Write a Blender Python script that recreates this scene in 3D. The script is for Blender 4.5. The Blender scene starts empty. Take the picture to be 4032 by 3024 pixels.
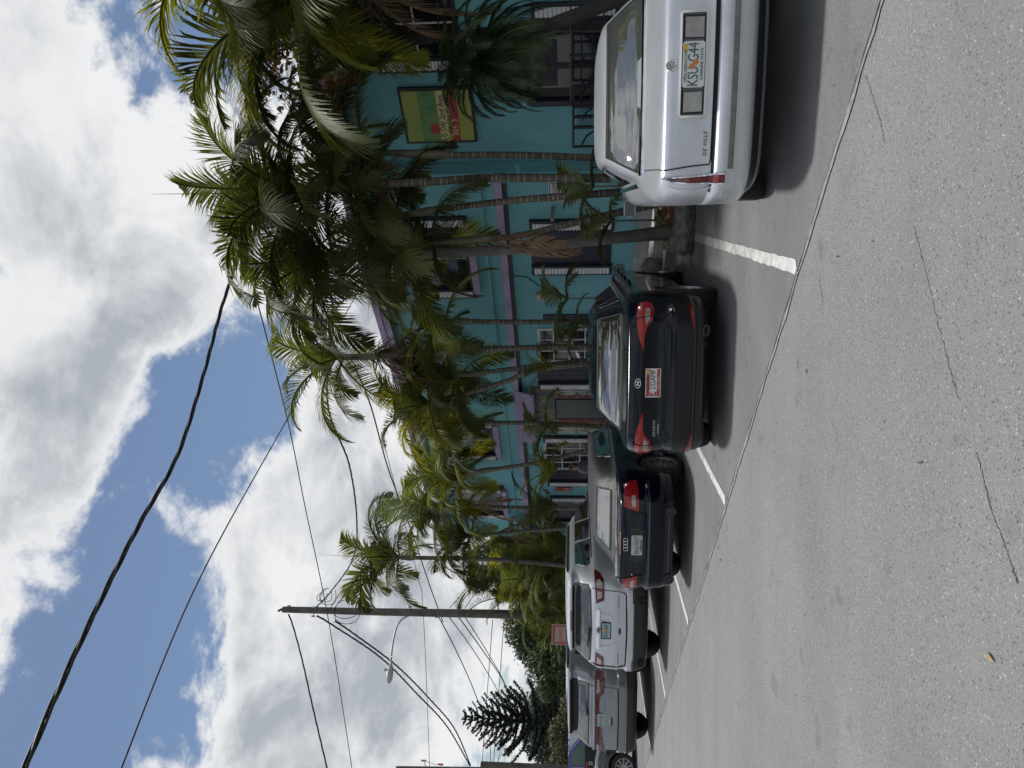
import bpy, bmesh, math, random
from mathutils import Vector, Matrix

# ---------------------------------------------------------------- camera
sc = bpy.context.scene
C = sc.collection
FPX, PITCH, CAMH = 3000.0, math.radians(4.46), 1.67
cam_d = bpy.data.cameras.new('camera')
cam = bpy.data.objects.new('camera', cam_d); C.objects.link(cam)
cam_d.sensor_width = 36.0; cam_d.lens = FPX / 4032 * 36.0
cam_d.clip_start = 0.05; cam_d.clip_end = 3000
_c, _s = math.cos(PITCH), math.sin(PITCH)
FW, UPV, RT = Vector((0, _c, _s)), Vector((0, -_s, _c)), Vector((1, 0, 0))
# the phone was held upright and the picture is stored on its side: image right = down, image up = right
cam.matrix_world = Matrix(((-UPV.x, RT.x, -FW.x, 0), (-UPV.y, RT.y, -FW.y, 0), (-UPV.z, RT.z, -FW.z, CAMH), (0, 0, 0, 1)))
sc.camera = cam

def ray(x, y):
    u = (1512 - y) / FPX; v = (x - 2016) / FPX
    return Vector((u, _c + v * _s, _s - v * _c))
def at(x, y, Y):                       # world point seen at a photo pixel, at distance Y in front
    d = ray(x, y); return d * (Y / d.y) + Vector((0, 0, CAMH))
def on_ground(x, y, z=0.0):
    d = ray(x, y); return d * ((z - CAMH) / d.z) + Vector((0, 0, CAMH))

# ---------------------------------------------------------------- sky, sun, exposure
SUN_EL, SUN_AZ, SUN_E = math.radians(74), math.radians(-24), 2.6   # azimuth from +Y towards +X
world = bpy.data.worlds.new('World'); sc.world = world; world.use_nodes = True
wn, wl = world.node_tree.nodes, world.node_tree.links
wn.clear()
def N(nodes, t, **kw):
    n = nodes.new(t)
    for k, v in kw.items(): setattr(n, k, v)
    return n
def sky_world():
    out = N(wn, 'ShaderNodeOutputWorld'); bg = N(wn, 'ShaderNodeBackground'); bg.inputs['Strength'].default_value = 0.068
    sky = N(wn, 'ShaderNodeTexSky', sky_type='NISHITA'); sky.sun_disc = False
    sky.sun_elevation = SUN_EL; sky.sun_rotation = SUN_AZ; sky.air_density = 1.0; sky.dust_density = 0.6; sky.ozone_density = 1.2
    tc = N(wn, 'ShaderNodeTexCoord')
    sep = N(wn, 'ShaderNodeSeparateXYZ'); wl.new(tc.outputs['Generated'], sep.inputs[0])
    zc = N(wn, 'ShaderNodeMath', operation='MAXIMUM'); wl.new(sep.outputs[2], zc.inputs[0]); zc.inputs[1].default_value = 0.0
    za = N(wn, 'ShaderNodeMath', operation='ADD'); wl.new(zc.outputs[0], za.inputs[0]); za.inputs[1].default_value = 0.42
    px = N(wn, 'ShaderNodeMath', operation='DIVIDE'); wl.new(sep.outputs[0], px.inputs[0]); wl.new(za.outputs[0], px.inputs[1])
    py = N(wn, 'ShaderNodeMath', operation='DIVIDE'); wl.new(sep.outputs[1], py.inputs[0]); wl.new(za.outputs[0], py.inputs[1])
    cv = N(wn, 'ShaderNodeCombineXYZ'); wl.new(px.outputs[0], cv.inputs[0]); wl.new(py.outputs[0], cv.inputs[1])
    def noise(scale, detail, rough, dist, off):
        mp = N(wn, 'ShaderNodeMapping'); wl.new(cv.outputs[0], mp.inputs[0]); mp.inputs['Location'].default_value = off
        n = N(wn, 'ShaderNodeTexNoise'); wl.new(mp.outputs[0], n.inputs['Vector'])
        n.inputs['Scale'].default_value = scale; n.inputs['Detail'].default_value = detail
        n.inputs['Roughness'].default_value = rough; n.inputs['Distortion'].default_value = dist
        return n.outputs['Fac']
    big = noise(3.4, 12, 0.60, 0.35, (3.1, 1.7, 0.4))
    tex = noise(9.0, 10, 0.65, 0.5, (7.3, 2.2, 5.0))
    # gaps of blue and banks of cloud where the photograph has them
    lobes = [(900, 1330, .986, -.15), (850, 1520, .987, -.13), (760, 1820, .986, -.14), (640, 2190, .986, -.14), (510, 2550, .985, -.17), (450, 2950, .983, -.20), (930, 1700, .994, -.08), (60, 1200, .995, -.12), (760, 130, .992, -.10),
             (700, 280, .986, -.17), (480, 900, .994, -.05), (350, 2250, .993, -.06),
             (200, 500, .93, .10), (250, 1650, .97, .10), (120, 2400, .98, .06), (1250, 2400, .94, .12), (1350, 1800, .96, .10), (1000, 700, .985, .1), (300, 3000, .99, .06), (860, 2850, .988, .12), (1000, 2000, .99, .05), (200, 1050, .985, .13), (480, 1020, .992, .08), (660, 900, .985, .12), (760, 1150, .994, .08), (330, 1500, .99, .06)]
    acc = None
    for (x, y, c0, k) in lobes:
        d = ray(x, y).normalized()
        dp = N(wn, 'ShaderNodeVectorMath', operation='DOT_PRODUCT'); wl.new(tc.outputs['Generated'], dp.inputs[0]); dp.inputs[1].default_value = d
        mr = N(wn, 'ShaderNodeMapRange', interpolation_type='SMOOTHSTEP'); wl.new(dp.outputs['Value'], mr.inputs[0])
        mr.inputs[1].default_value = c0; mr.inputs[2].default_value = 1.0; mr.inputs[3].default_value = 0; mr.inputs[4].default_value = k
        if acc is None: acc = mr.outputs[0]
        else:
            ad = N(wn, 'ShaderNodeMath', operation='ADD'); wl.new(acc, ad.inputs[0]); wl.new(mr.outputs[0], ad.inputs[1]); acc = ad.outputs[0]
    dn = N(wn, 'ShaderNodeMath', operation='ADD'); wl.new(big, dn.inputs[0]); wl.new(acc, dn.inputs[1])
    t2 = N(wn, 'ShaderNodeMath', operation='MULTIPLY_ADD'); wl.new(tex, t2.inputs[0]); t2.inputs[1].default_value = 0.36; wl.new(dn.outputs[0], t2.inputs[2])
    mask = N(wn, 'ShaderNodeMapRange', interpolation_type='SMOOTHSTEP'); wl.new(t2.outputs[0], mask.inputs[0])
    mask.inputs[1].default_value = 0.605; mask.inputs[2].default_value = 0.725
    # thick parts of a cloud are grey underneath, rims and thin parts white
    sh = N(wn, 'ShaderNodeMapRange', interpolation_type='SMOOTHSTEP'); wl.new(t2.outputs[0], sh.inputs[0])
    sh.inputs[1].default_value = 0.66; sh.inputs[2].default_value = 0.90
    tx2 = noise(4.4, 9, 0.58, 0.3, (1.3, 9.2, 2.0))
    sh2 = N(wn, 'ShaderNodeMapRange'); wl.new(tx2, sh2.inputs[0]); sh2.inputs[1].default_value = .40; sh2.inputs[2].default_value = .62
    # cloud bases seen from right below are greyer
    ov = N(wn, 'ShaderNodeMapRange', interpolation_type='SMOOTHSTEP'); wl.new(sep.outputs[2], ov.inputs[0]); ov.inputs[1].default_value = .42; ov.inputs[2].default_value = .80; ov.inputs[4].default_value = .28
    sh3 = N(wn, 'ShaderNodeMath', operation='ADD', use_clamp=True); wl.new(sh2.outputs[0], sh3.inputs[0]); wl.new(ov.outputs[0], sh3.inputs[1])
    shm = N(wn, 'ShaderNodeMath', operation='MULTIPLY'); wl.new(sh.outputs[0], shm.inputs[0]); wl.new(sh3.outputs[0], shm.inputs[1])
    cc = N(wn, 'ShaderNodeMix', data_type='RGBA'); wl.new(shm.outputs[0], cc.inputs['Factor'])
    cc.inputs['A'].default_value = (9.5, 9.6, 9.7, 1); cc.inputs['B'].default_value = (4.6, 4.95, 5.5, 1)
    mx = N(wn, 'ShaderNodeMix', data_type='RGBA'); wl.new(mask.outputs[0], mx.inputs['Factor'])
    wl.new(sky.outputs[0], mx.inputs['A']); wl.new(cc.outputs['Result'], mx.inputs['B'])
    wl.new(mx.outputs['Result'], bg.inputs['Color']); wl.new(bg.outputs[0], out.inputs[0])
sky_world()
sun_d = bpy.data.lights.new('sun', 'SUN'); sun = bpy.data.objects.new('sun', sun_d); C.objects.link(sun)
sun_d.energy = SUN_E; sun_d.angle = math.radians(8); sun_d.color = (1.0, 0.97, 0.925)
sd_ = Vector((math.sin(SUN_AZ) * math.cos(SUN_EL), math.cos(SUN_AZ) * math.cos(SUN_EL), math.sin(SUN_EL)))
sun.rotation_euler = sd_.to_track_quat('Z', 'Y').to_euler(); sun.location = (0, 0, 40)
sc.view_settings.view_transform = 'Standard'; sc.view_settings.look = 'None'
sc.view_settings.gamma = 1.0; sc.view_settings.use_curve_mapping = False
sc.view_settings.exposure = 0.42
sc.render.engine = 'CYCLES'
sc.cycles.max_bounces = 6; sc.cycles.diffuse_bounces = 3; sc.cycles.sample_clamp_indirect = 6.0; sc.cycles.transparent_max_bounces = 6; sc.cycles.use_denoising = True; sc.cycles.denoising_input_passes = 'RGB_ALBEDO_NORMAL'; sc.cycles.denoising_prefilter = 'NONE'

# ---------------------------------------------------------------- materials
MATS = {}
def mat(name, col, rough=.6, metal=0.0, spec=.5, var=None, bump=None, coat=0.0, ior=1.5, coords='Object', trans=0.0, rnd=0.0, sheen=0.0, emit=None):
    """var=(scale, amount[, second colour]); bump=(scale, strength); rnd = brightness change per object"""
    if name in MATS: return MATS[name]
    m = bpy.data.materials.new(name); m.use_nodes = True; MATS[name] = m
    n, l = m.node_tree.nodes, m.node_tree.links
    b = n['Principled BSDF']
    b.inputs['Roughness'].default_value = rough; b.inputs['Metallic'].default_value = metal
    b.inputs['Specular IOR Level'].default_value = spec; b.inputs['IOR'].default_value = ior
    b.inputs['Coat Weight'].default_value = coat; b.inputs['Coat Roughness'].default_value = 0.04
    c4 = (*col, 1); b.inputs['Base Color'].default_value = c4
    csock = None
    if var or bump: tc = N(n, 'ShaderNodeTexCoord')
    if var:
        nz = N(n, 'ShaderNodeTexNoise'); l.new(tc.outputs[coords], nz.inputs['Vector'])
        nz.inputs['Scale'].default_value = var[0]; nz.inputs['Detail'].default_value = 7; nz.inputs['Roughness'].default_value = .62
        mr = N(n, 'ShaderNodeMapRange'); l.new(nz.outputs['Fac'], mr.inputs[0]); mr.inputs[1].default_value = .32; mr.inputs[2].default_value = .68
        mx = N(n, 'ShaderNodeMix', data_type='RGBA'); l.new(mr.outputs[0], mx.inputs['Factor'])
        c2 = var[2] if len(var) > 2 else tuple(v * (1 - var[1]) for v in col)
        c1 = col if len(var) > 2 else tuple(min(1, v * (1 + var[1] * .6)) for v in col)
        mx.inputs['A'].default_value = (*c1, 1); mx.inputs['B'].default_value = (*c2, 1)
        csock = mx.outputs['Result']
    if rnd:
        oi = N(n, 'ShaderNodeObjectInfo')
        mr2 = N(n, 'ShaderNodeMapRange'); l.new(oi.outputs['Random'], mr2.inputs[0]); mr2.inputs[3].default_value = 1 - rnd; mr2.inputs[4].default_value = 1 + rnd
        hs = N(n, 'ShaderNodeHueSaturation'); l.new(mr2.outputs[0], hs.inputs['Value'])
        if csock: l.new(csock, hs.inputs['Color'])
        else: hs.inputs['Color'].default_value = c4
        csock = hs.outputs[0]
    if csock: l.new(csock, b.inputs['Base Color'])
    if bump:
        nb = N(n, 'ShaderNodeTexNoise'); l.new(tc.outputs[coords], nb.inputs['Vector']); nb.inputs['Scale'].default_value = bump[0]; nb.inputs['Detail'].default_value = 5
        bp = N(n, 'ShaderNodeBump'); bp.inputs['Strength'].default_value = bump[1]; bp.inputs['Distance'].default_value = bump[2] if len(bump) > 2 else .02
        l.new(nb.outputs['Fac'], bp.inputs['Height']); l.new(bp.outputs[0], b.inputs['Normal'])
    if sheen: b.inputs['Sheen Weight'].default_value = sheen
    if trans:
        tr = N(n, 'ShaderNodeBsdfTranslucent'); ms = N(n, 'ShaderNodeMixShader'); ms.inputs[0].default_value = trans
        if csock:
            g = N(n, 'ShaderNodeMix', data_type='RGBA', blend_type='MULTIPLY'); g.inputs['Factor'].default_value = 1
            l.new(csock, g.inputs['A']); g.inputs['B'].default_value = (1.5, 1.4, .5, 1); l.new(g.outputs['Result'], tr.inputs[0])
        else: tr.inputs[0].default_value = c4
        l.new(b.outputs[0], ms.inputs[1]); l.new(tr.outputs[0], ms.inputs[2]); l.new(ms.outputs[0], n['Material Output'].inputs[0])
    return m

# ---------------------------------------------------------------- mesh helpers
class MB:
    def __init__(s): s.v = []; s.f = []; s.mi = []; s.m = 0
    def add(s, vs, fs):
        o = len(s.v); s.v += [tuple(v) for v in vs]
        for f in fs: s.f.append(tuple(i + o for i in f)); s.mi.append(s.m)
        return s
    def box(s, x0, x1, y0, y1, z0, z1):
        return s.add([(x0, y0, z0), (x1, y0, z0), (x1, y1, z0), (x0, y1, z0), (x0, y0, z1), (x1, y0, z1), (x1, y1, z1), (x0, y1, z1)],
                     [(0, 3, 2, 1), (4, 5, 6, 7), (0, 1, 5, 4), (1, 2, 6, 5), (2, 3, 7, 6), (3, 0, 4, 7)])
    def quad(s, a, b, c, d): return s.add([a, b, c, d], [(0, 1, 2, 3)])
    def tube(s, pts, rad, n=8, cap=True, twist=0):
        """tube along points; rad is a number or a list"""
        pts = [Vector(p) for p in pts]; k = len(pts)
        if not isinstance(rad, (list, tuple)): rad = [rad] * k
        vs, fs = [], []; up = None
        for i, p in enumerate(pts):
            t = (pts[min(i + 1, k - 1)] - pts[max(i - 1, 0)]); t.normalize()
            if up is None: up = Vector((0, 0, 1)) if abs(t.z) < .9 else Vector((1, 0, 0))
            a = t.cross(up); a.normalize(); b = a.cross(t); up = b
            for j in range(n):
                ph = 2 * math.pi * j / n
                vs.append(p + (a * math.cos(ph) + b * math.sin(ph)) * rad[i])
        for i in range(k - 1):
            for j in range(n):
                fs.append((i * n + j, i * n + (j + 1) % n, (i + 1) * n + (j + 1) % n, (i + 1) * n + j))
        if cap: fs.append(tuple(range(n))[::-1]); fs.append(tuple(range((k - 1) * n, k * n)))
        return s.add(vs, fs)
    def lathe_x(s, prof, n=28, cx=0, cy=0, cz=0):
        """profile of (x, r), turned about the x axis"""
        vs = []; k = len(prof)
        for (x, r) in prof:
            for j in range(n):
                a = 2 * math.pi * j / n; vs.append((cx + x, cy + r * math.cos(a), cz + r * math.sin(a)))
        fs = [(i * n + j, i * n + (j + 1) % n, (i + 1) * n + (j + 1) % n, (i + 1) * n + j) for i in range(k - 1) for j in range(n)]
        return s.add(vs, fs)
    def mesh(s, name, mats, smooth=None):
        me = bpy.data.meshes.new(name); me.from_pydata(s.v, [], s.f)
        for m in (mats if isinstance(mats, (list, tuple)) else [mats]): me.materials.append(m)
        if any(s.mi): me.polygons.foreach_set('material_index', s.mi)
        if smooth is not None: smooth_by_angle(me, smooth)
        me.update(); return me
    def build(s, name, mats, parent=None, smooth=None, loc=None):
        return link(name, s.mesh(name, mats, smooth), parent, loc)
def smooth_by_angle(me, ang):
    bm = bmesh.new(); bm.from_mesh(me); bmesh.ops.recalc_face_normals(bm, faces=bm.faces[:])
    for f in bm.faces: f.smooth = True
    th = math.radians(ang)
    for e in bm.edges:
        e.smooth = len(e.link_faces) == 2 and e.calc_face_angle(0) < th
    bm.to_mesh(me); bm.free()
def link(name, me, parent=None, loc=None):
    o = bpy.data.objects.new(name, me); C.objects.link(o)
    if parent: o.parent = parent
    if loc is not None: o.location = loc
    return o
def tag(o, label, cat, group=None):
    o['label'] = label; o['category'] = cat
    if group: o['group'] = group
    return o
def thing(name, label, cat, loc=(0, 0, 0), rz=0.0, group=None):
    o = bpy.data.objects.new(name, None); C.objects.link(o); o.location = loc; o.rotation_euler = (0, 0, rz); o.empty_display_size = .2
    return tag(o, label, cat, group)
def struct(o): o['kind'] = 'structure'; return o
def text_mesh(txt, size, m, depth=.002, align='CENTER', sx=1.0, shear=0.0, spacing=1.0):
    cu = bpy.data.curves.new('lettering', 'FONT'); cu.body = txt; cu.size = size; cu.extrude = depth; cu.align_x = align; cu.align_y = 'CENTER'
    cu.shear = shear; cu.space_character = spacing; cu.resolution_u = 3
    ob = bpy.data.objects.new('lettering', cu); me = bpy.data.meshes.new_from_object(ob)
    bpy.data.objects.remove(ob); bpy.data.curves.remove(cu)
    if sx != 1: me.transform(Matrix.Scale(sx, 4, (1, 0, 0)))
    me.materials.clear(); me.materials.append(m); return me
def lettering(txt, size, m, parent, loc, rot=(math.pi / 2, 0, 0), name='lettering', **kw):
    o = link(name, text_mesh(txt, size, m, **kw), parent, loc); o.rotation_euler = rot; return o
def polyfill(mb, pts, y0, y1):
    """prism of an (x, z) outline between two depths"""
    n = len(pts); bm = bmesh.new()
    vs = [bm.verts.new((p[0], 0, p[1])) for p in pts]; f = bm.faces.new(vs); r = bmesh.ops.triangulate(bm, faces=[f])
    tri = [tuple(v.index for v in t.verts) for t in bm.faces] if not bm.verts.index_update() else []
    bm.free()
    mb.add([(p[0], y0, p[1]) for p in pts] + [(p[0], y1, p[1]) for p in pts],
           tri + [tuple(i + n for i in t[::-1]) for t in tri] + [(i, (i + 1) % n, (i + 1) % n + n, i + n) for i in range(n)])
    return mb

# ---------------------------------------------------------------- row frame: the parking seam and the building run along it
SEAM = Vector((0.85, 5.78, 0)); SD = Vector((-.6312, .7756, 0)); ND = Vector((.7756, .6312, 0))
WALL_N = 7.5
ROW_RZ = math.atan2(-.7756, .6312)
def RP(t, n, z=0.0): return SEAM + SD * t + ND * n + Vector((0, 0, z))
def on_row(x, y, n):
    """(t, z) of the point a photo pixel shows on the upright plane n metres behind the seam"""
    d = ray(x, y); P0 = RP(0, n); k = P0.dot(ND) / d.dot(ND); p = d * k
    return (p - P0).dot(SD), CAMH + p.z
# ================================================================ GROUND
def ground_mats():
    def aggregate(name, base, dark, light, sc_big, fine, rough):
        m = bpy.data.materials.new(name); m.use_nodes = True; MATS[name] = m
        n, l = m.node_tree.nodes, m.node_tree.links; b = n['Principled BSDF']
        tc = N(n, 'ShaderNodeTexCoord'); co = tc.outputs['Object']
        big = N(n, 'ShaderNodeTexNoise'); l.new(co, big.inputs['Vector']); big.inputs['Scale'].default_value = sc_big; big.inputs['Detail'].default_value = 6; big.inputs['Roughness'].default_value = .6
        st = N(n, 'ShaderNodeMapping'); l.new(co, st.inputs[0]); st.inputs['Rotation'].default_value = (0, 0, -ROW_RZ); st.inputs['Scale'].default_value = (.35, 2.2, 1)
        wear = N(n, 'ShaderNodeTexNoise'); l.new(st.outputs[0], wear.inputs['Vector']); wear.inputs['Scale'].default_value = .9; wear.inputs['Detail'].default_value = 5
        vo = N(n, 'ShaderNodeTexVoronoi'); l.new(co, vo.inputs['Vector']); vo.inputs['Scale'].default_value = fine
        vo2 = N(n, 'ShaderNodeTexVoronoi'); l.new(co, vo2.inputs['Vector']); vo2.inputs['Scale'].default_value = fine * .62
        fn = N(n, 'ShaderNodeTexNoise'); l.new(co, fn.inputs['Vector']); fn.inputs['Scale'].default_value = fine * .7; fn.inputs['Detail'].default_value = 3
        m1 = N(n, 'ShaderNodeMix', data_type='RGBA'); r1 = N(n, 'ShaderNodeMapRange'); l.new(big.outputs['Fac'], r1.inputs[0]); r1.inputs[1].default_value = .3; r1.inputs[2].default_value = .7
        l.new(r1.outputs[0], m1.inputs['Factor']); m1.inputs['A'].default_value = (*base, 1); m1.inputs['B'].default_value = (*[v * .80 for v in base], 1)
        m2 = N(n, 'ShaderNodeMix', data_type='RGBA'); r2 = N(n, 'ShaderNodeMapRange'); l.new(wear.outputs['Fac'], r2.inputs[0]); r2.inputs[1].default_value = .42; r2.inputs[2].default_value = .72; r2.inputs[4].default_value = .55
        l.new(r2.outputs[0], m2.inputs['Factor']); l.new(m1.outputs['Result'], m2.inputs['A']); m2.inputs['B'].default_value = (*dark, 1)
        # single stones: each Voronoi cell its own grey
        sp = N(n, 'ShaderNodeSeparateColor'); l.new(vo.outputs['Color'], sp.inputs[0])
        r3 = N(n, 'ShaderNodeMapRange'); l.new(sp.outputs[0], r3.inputs[0]); r3.inputs[1].default_value = 0; r3.inputs[2].default_value = 1; r3.inputs[3].default_value = .80; r3.inputs[4].default_value = 1.20
        m3 = N(n, 'ShaderNodeMix', data_type='RGBA', blend_type='MULTIPLY'); m3.inputs['Factor'].default_value = 1; l.new(m2.outputs['Result'], m3.inputs['A']); l.new(r3.outputs[0], m3.inputs['B'])
        sp2 = N(n, 'ShaderNodeSeparateColor'); l.new(vo2.outputs['Color'], sp2.inputs[0])
        r4 = N(n, 'ShaderNodeMapRange'); l.new(sp2.outputs[1], r4.inputs[0]); r4.inputs[1].default_value = .972; r4.inputs[2].default_value = .995
        m4 = N(n, 'ShaderNodeMix', data_type='RGBA'); l.new(r4.outputs[0], m4.inputs['Factor']); l.new(m3.outputs['Result'], m4.inputs['A']); m4.inputs['B'].default_value = (*light, 1)
        r5 = N(n, 'ShaderNodeMapRange'); l.new(sp2.outputs[2], r5.inputs[0]); r5.inputs[1].default_value = .945; r5.inputs[2].default_value = .99
        m5 = N(n, 'ShaderNodeMix', data_type='RGBA'); l.new(r5.outputs[0], m5.inputs['Factor']); l.new(m4.outputs['Result'], m5.inputs['A']); m5.inputs['B'].default_value = (*[v * .6 for v in dark], 1)
        # old oil spots
        spn = N(n, 'ShaderNodeTexNoise'); l.new(co, spn.inputs['Vector']); spn.inputs['Scale'].default_value = 2.7; spn.inputs['Detail'].default_value = 4
        r6 = N(n, 'ShaderNodeMapRange'); l.new(spn.outputs['Fac'], r6.inputs[0]); r6.inputs[1].default_value = .63; r6.inputs[2].default_value = .72; r6.inputs[4].default_value = .5
        m6 = N(n, 'ShaderNodeMix', data_type='RGBA'); l.new(r6.outputs[0], m6.inputs['Factor']); l.new(m5.outputs['Result'], m6.inputs['A']); m6.inputs['B'].default_value = (*[v * .6 for v in dark], 1)
        l.new(m6.outputs['Result'], b.inputs['Base Color'])
        rr = N(n, 'ShaderNodeMapRange'); l.new(sp.outputs[1], rr.inputs[0]); rr.inputs[3].default_value = rough - .25; rr.inputs[4].default_value = rough + .15
        l.new(rr.outputs[0], b.inputs['Roughness']); b.inputs['Specular IOR Level'].default_value = .45
        ad = N(n, 'ShaderNodeMath', operation='ADD'); l.new(vo.outputs['Distance'], ad.inputs[0]); l.new(fn.outputs['Fac'], ad.inputs[1])
        bp = N(n, 'ShaderNodeBump'); bp.inputs['Strength'].default_value = .8; bp.inputs['Distance'].default_value = .006; l.new(ad.outputs[0], bp.inputs['Height']); l.new(bp.outputs[0], b.inputs['Normal'])
        return m
    return (aggregate('road_asphalt', (.256, .256, .252), (.18, .18, .178), (.40, .40, .395), .35, 190, .7),
            aggregate('stall_asphalt', (.215, .215, .212), (.125, .125, .124), (.30, .30, .295), .9, 200, .8))
M_ROAD, M_STALL = ground_mats()
def sheet(name, pts, z, m, thick=None):
    mb = MB(); n = len(pts); mb.add([(p[0], p[1], z) for p in pts], [tuple(range(n))]); return mb.build(name, m)
g = MB(); g.quad((-900, -900, 0), (900, -900, 0), (900, 900, 0), (-900, 900, 0)); struct(g.build('ground', M_ROAD))
# parking apron, its near edge slightly wavy where the two asphalts meet
rnd = random.Random(4)
edge = [RP(t, rnd.uniform(-.012, .012)) for t in [-9 + .35 * i for i in range(160)]]
ap = MB(); vs = [(p.x, p.y, .004) for p in edge] + [(p.x, p.y, .004) for p in [RP(-9 + .35 * i, 5.2) for i in range(160)]]
ap.add(vs, [(i + 1, i, i + 160, i + 161) for i in range(159)]); struct(ap.build('parking_apron', M_STALL))
# ragged lip of road asphalt over the seam, a thin dark gap and a light lip
def strip_on_ground(name, pts, wid, z, m, jitter=.0, seed=1):
    r = random.Random(seed); mb = MB(); P = []
    for i, p in enumerate(pts):
        a = pts[max(i - 1, 0)]; b = pts[min(i + 1, len(pts) - 1)]
        d = Vector((b[0] - a[0], b[1] - a[1], 0)).normalized(); nrm = Vector((-d.y, d.x, 0))
        w = wid * r.uniform(.55, 1.45) if jitter else wid
        off = nrm * r.uniform(-jitter, jitter)
        P.append(Vector((p[0], p[1], z)) + off + nrm * w / 2); P.append(Vector((p[0], p[1], z)) + off - nrm * w / 2)
    mb.add(P, [(2 * i + 1, 2 * i + 3, 2 * i + 2, 2 * i) for i in range(len(pts) - 1)])
    return mb.build(name, m)
M_CRACK = mat('crack_dirt', (.11, .11, .108), .9, var=(12, .6, (.22, .22, .218)))
M_LIP = mat('asphalt_lip', (.27, .268, .26), .8, var=(14, .35), bump=(90, .6))
struct(strip_on_ground('seam_lip', [RP(t, -.045) for t in [-9 + .12 * i for i in range(400)]], .035, .008, M_LIP, .012, 2))
struct(strip_on_ground('seam_crack', [RP(t, -.012) for t in [-9 + .12 * i for i in range(400)]], .012, .012, M_CRACK, .007, 3))
def gp(*pp): return [on_ground(*p) for p in pp]
def densify(pts, n, wob, seed):
    r = random.Random(seed); out = []
    for a, b in zip(pts[:-1], pts[1:]):
        for i in range(n): out.append(a.lerp(b, i / n) + Vector((r.uniform(-wob, wob), r.uniform(-wob, wob), 0)))
    return out + [pts[-1]]
for k, (pp, w) in enumerate([(((3600, 900), (3625, 985), (3700, 1300), (3775, 1575)), .009), (((3845, 1780), (3905, 2010), (3990, 2240), (4010, 2295)), .011),
                             (((3410, 300), (3460, 450), (3485, 560)), .010), (((3225, 1090), (3240, 1190)), .012)]):
    struct(strip_on_ground('road_crack', densify(gp(*pp), 26, .006, k), w * .62, .004, M_CRACK, .003, k + 5))
# painted stall lines, worn
def worn_paint():
    m = bpy.data.materials.new('worn_white_paint'); m.use_nodes = True; n, l = m.node_tree.nodes, m.node_tree.links; b = n['Principled BSDF']
    tc = N(n, 'ShaderNodeTexCoord'); nz = N(n, 'ShaderNodeTexNoise'); l.new(tc.outputs['Object'], nz.inputs['Vector']); nz.inputs['Scale'].default_value = 6; nz.inputs['Detail'].default_value = 8; nz.inputs['Roughness'].default_value = .75
    sp = N(n, 'ShaderNodeSeparateXYZ'); l.new(tc.outputs['Generated'], sp.inputs[0])
    ad = N(n, 'ShaderNodeMath', operation='MULTIPLY_ADD'); l.new(sp.outputs[1], ad.inputs[0]); ad.inputs[1].default_value = .33; l.new(nz.outputs['Fac'], ad.inputs[2])
    mr = N(n, 'ShaderNodeMapRange'); l.new(ad.outputs[0], mr.inputs[0]); mr.inputs[1].default_value = .42; mr.inputs[2].default_value = .74
    mx = N(n, 'ShaderNodeMix', data_type='RGBA'); l.new(mr.outputs[0], mx.inputs['Factor']); mx.inputs['A'].default_value = (.60, .60, .585, 1); mx.inputs['B'].default_value = (.28, .28, .275, 1)
    l.new(mx.outputs['Result'], b.inputs['Base Color']); b.inputs['Roughness'].default_value = .75
    return m
M_PAINT = worn_paint()
HEAD = math.radians(13.5); HV = Vector((math.sin(HEAD), math.cos(HEAD), 0)); HR = Vector((math.cos(HEAD), -math.sin(HEAD), 0))
for k in range(-1, 6):
    p0 = RP(3.39 * k, .02)
    mb = MB(); r = random.Random(k + 20); L = 5.0; n = 40; vs = []
    for i in range(n + 1):
        d = L * i / n; wl_, wr_ = .052 + r.uniform(-.007, .006), .052 + r.uniform(-.007, .006)
        vs += [HR * -wl_ + HV * (d - wl_ * .8), HR * wr_ + HV * (d + wr_ * .8 * (1 if i == 0 else 0))]
    mb.add([(v.x, v.y, 0) for v in vs], [(2 * i, 2 * i + 1, 2 * i + 3, 2 * i + 2) for i in range(n)])
    struct(mb.build('stall_line', M_PAINT, loc=(p0.x, p0.y, .008)))
# sidewalk along the building with a kerb
M_CONC = mat('concrete', (.33, .325, .31), .85, var=(1.6, .25), bump=(60, .15))
M_KERB = mat('kerb_concrete', (.36, .33, .28), .85, var=(3, .35), bump=(50, .2))
row = bpy.data.objects.new('sidewalk', None); C.objects.link(row); o = RP(0, WALL_N); row.location = o; row.rotation_euler = (0, 0, ROW_RZ); row['kind'] = 'structure'
for i in range(20):
    mb = MB(); mb.box(-25.9 + 1.6 * i, -25.9 + 1.6 * i + 1.585, -2.14, .5, 0, .13); mb.build('paving_slab', M_CONC, row)
kb = struct(bpy.data.objects.new('kerb', None)); C.objects.link(kb); kb.location = o; kb.rotation_euler = (0, 0, ROW_RZ)
for i in range(16):
    mb = MB(); mb.box(-25.9 + 2 * i, -25.9 + 2 * i + 1.985, -2.32, -2.145, -.05, .15); mb.build('kerbstone', M_KERB, kb)
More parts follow.
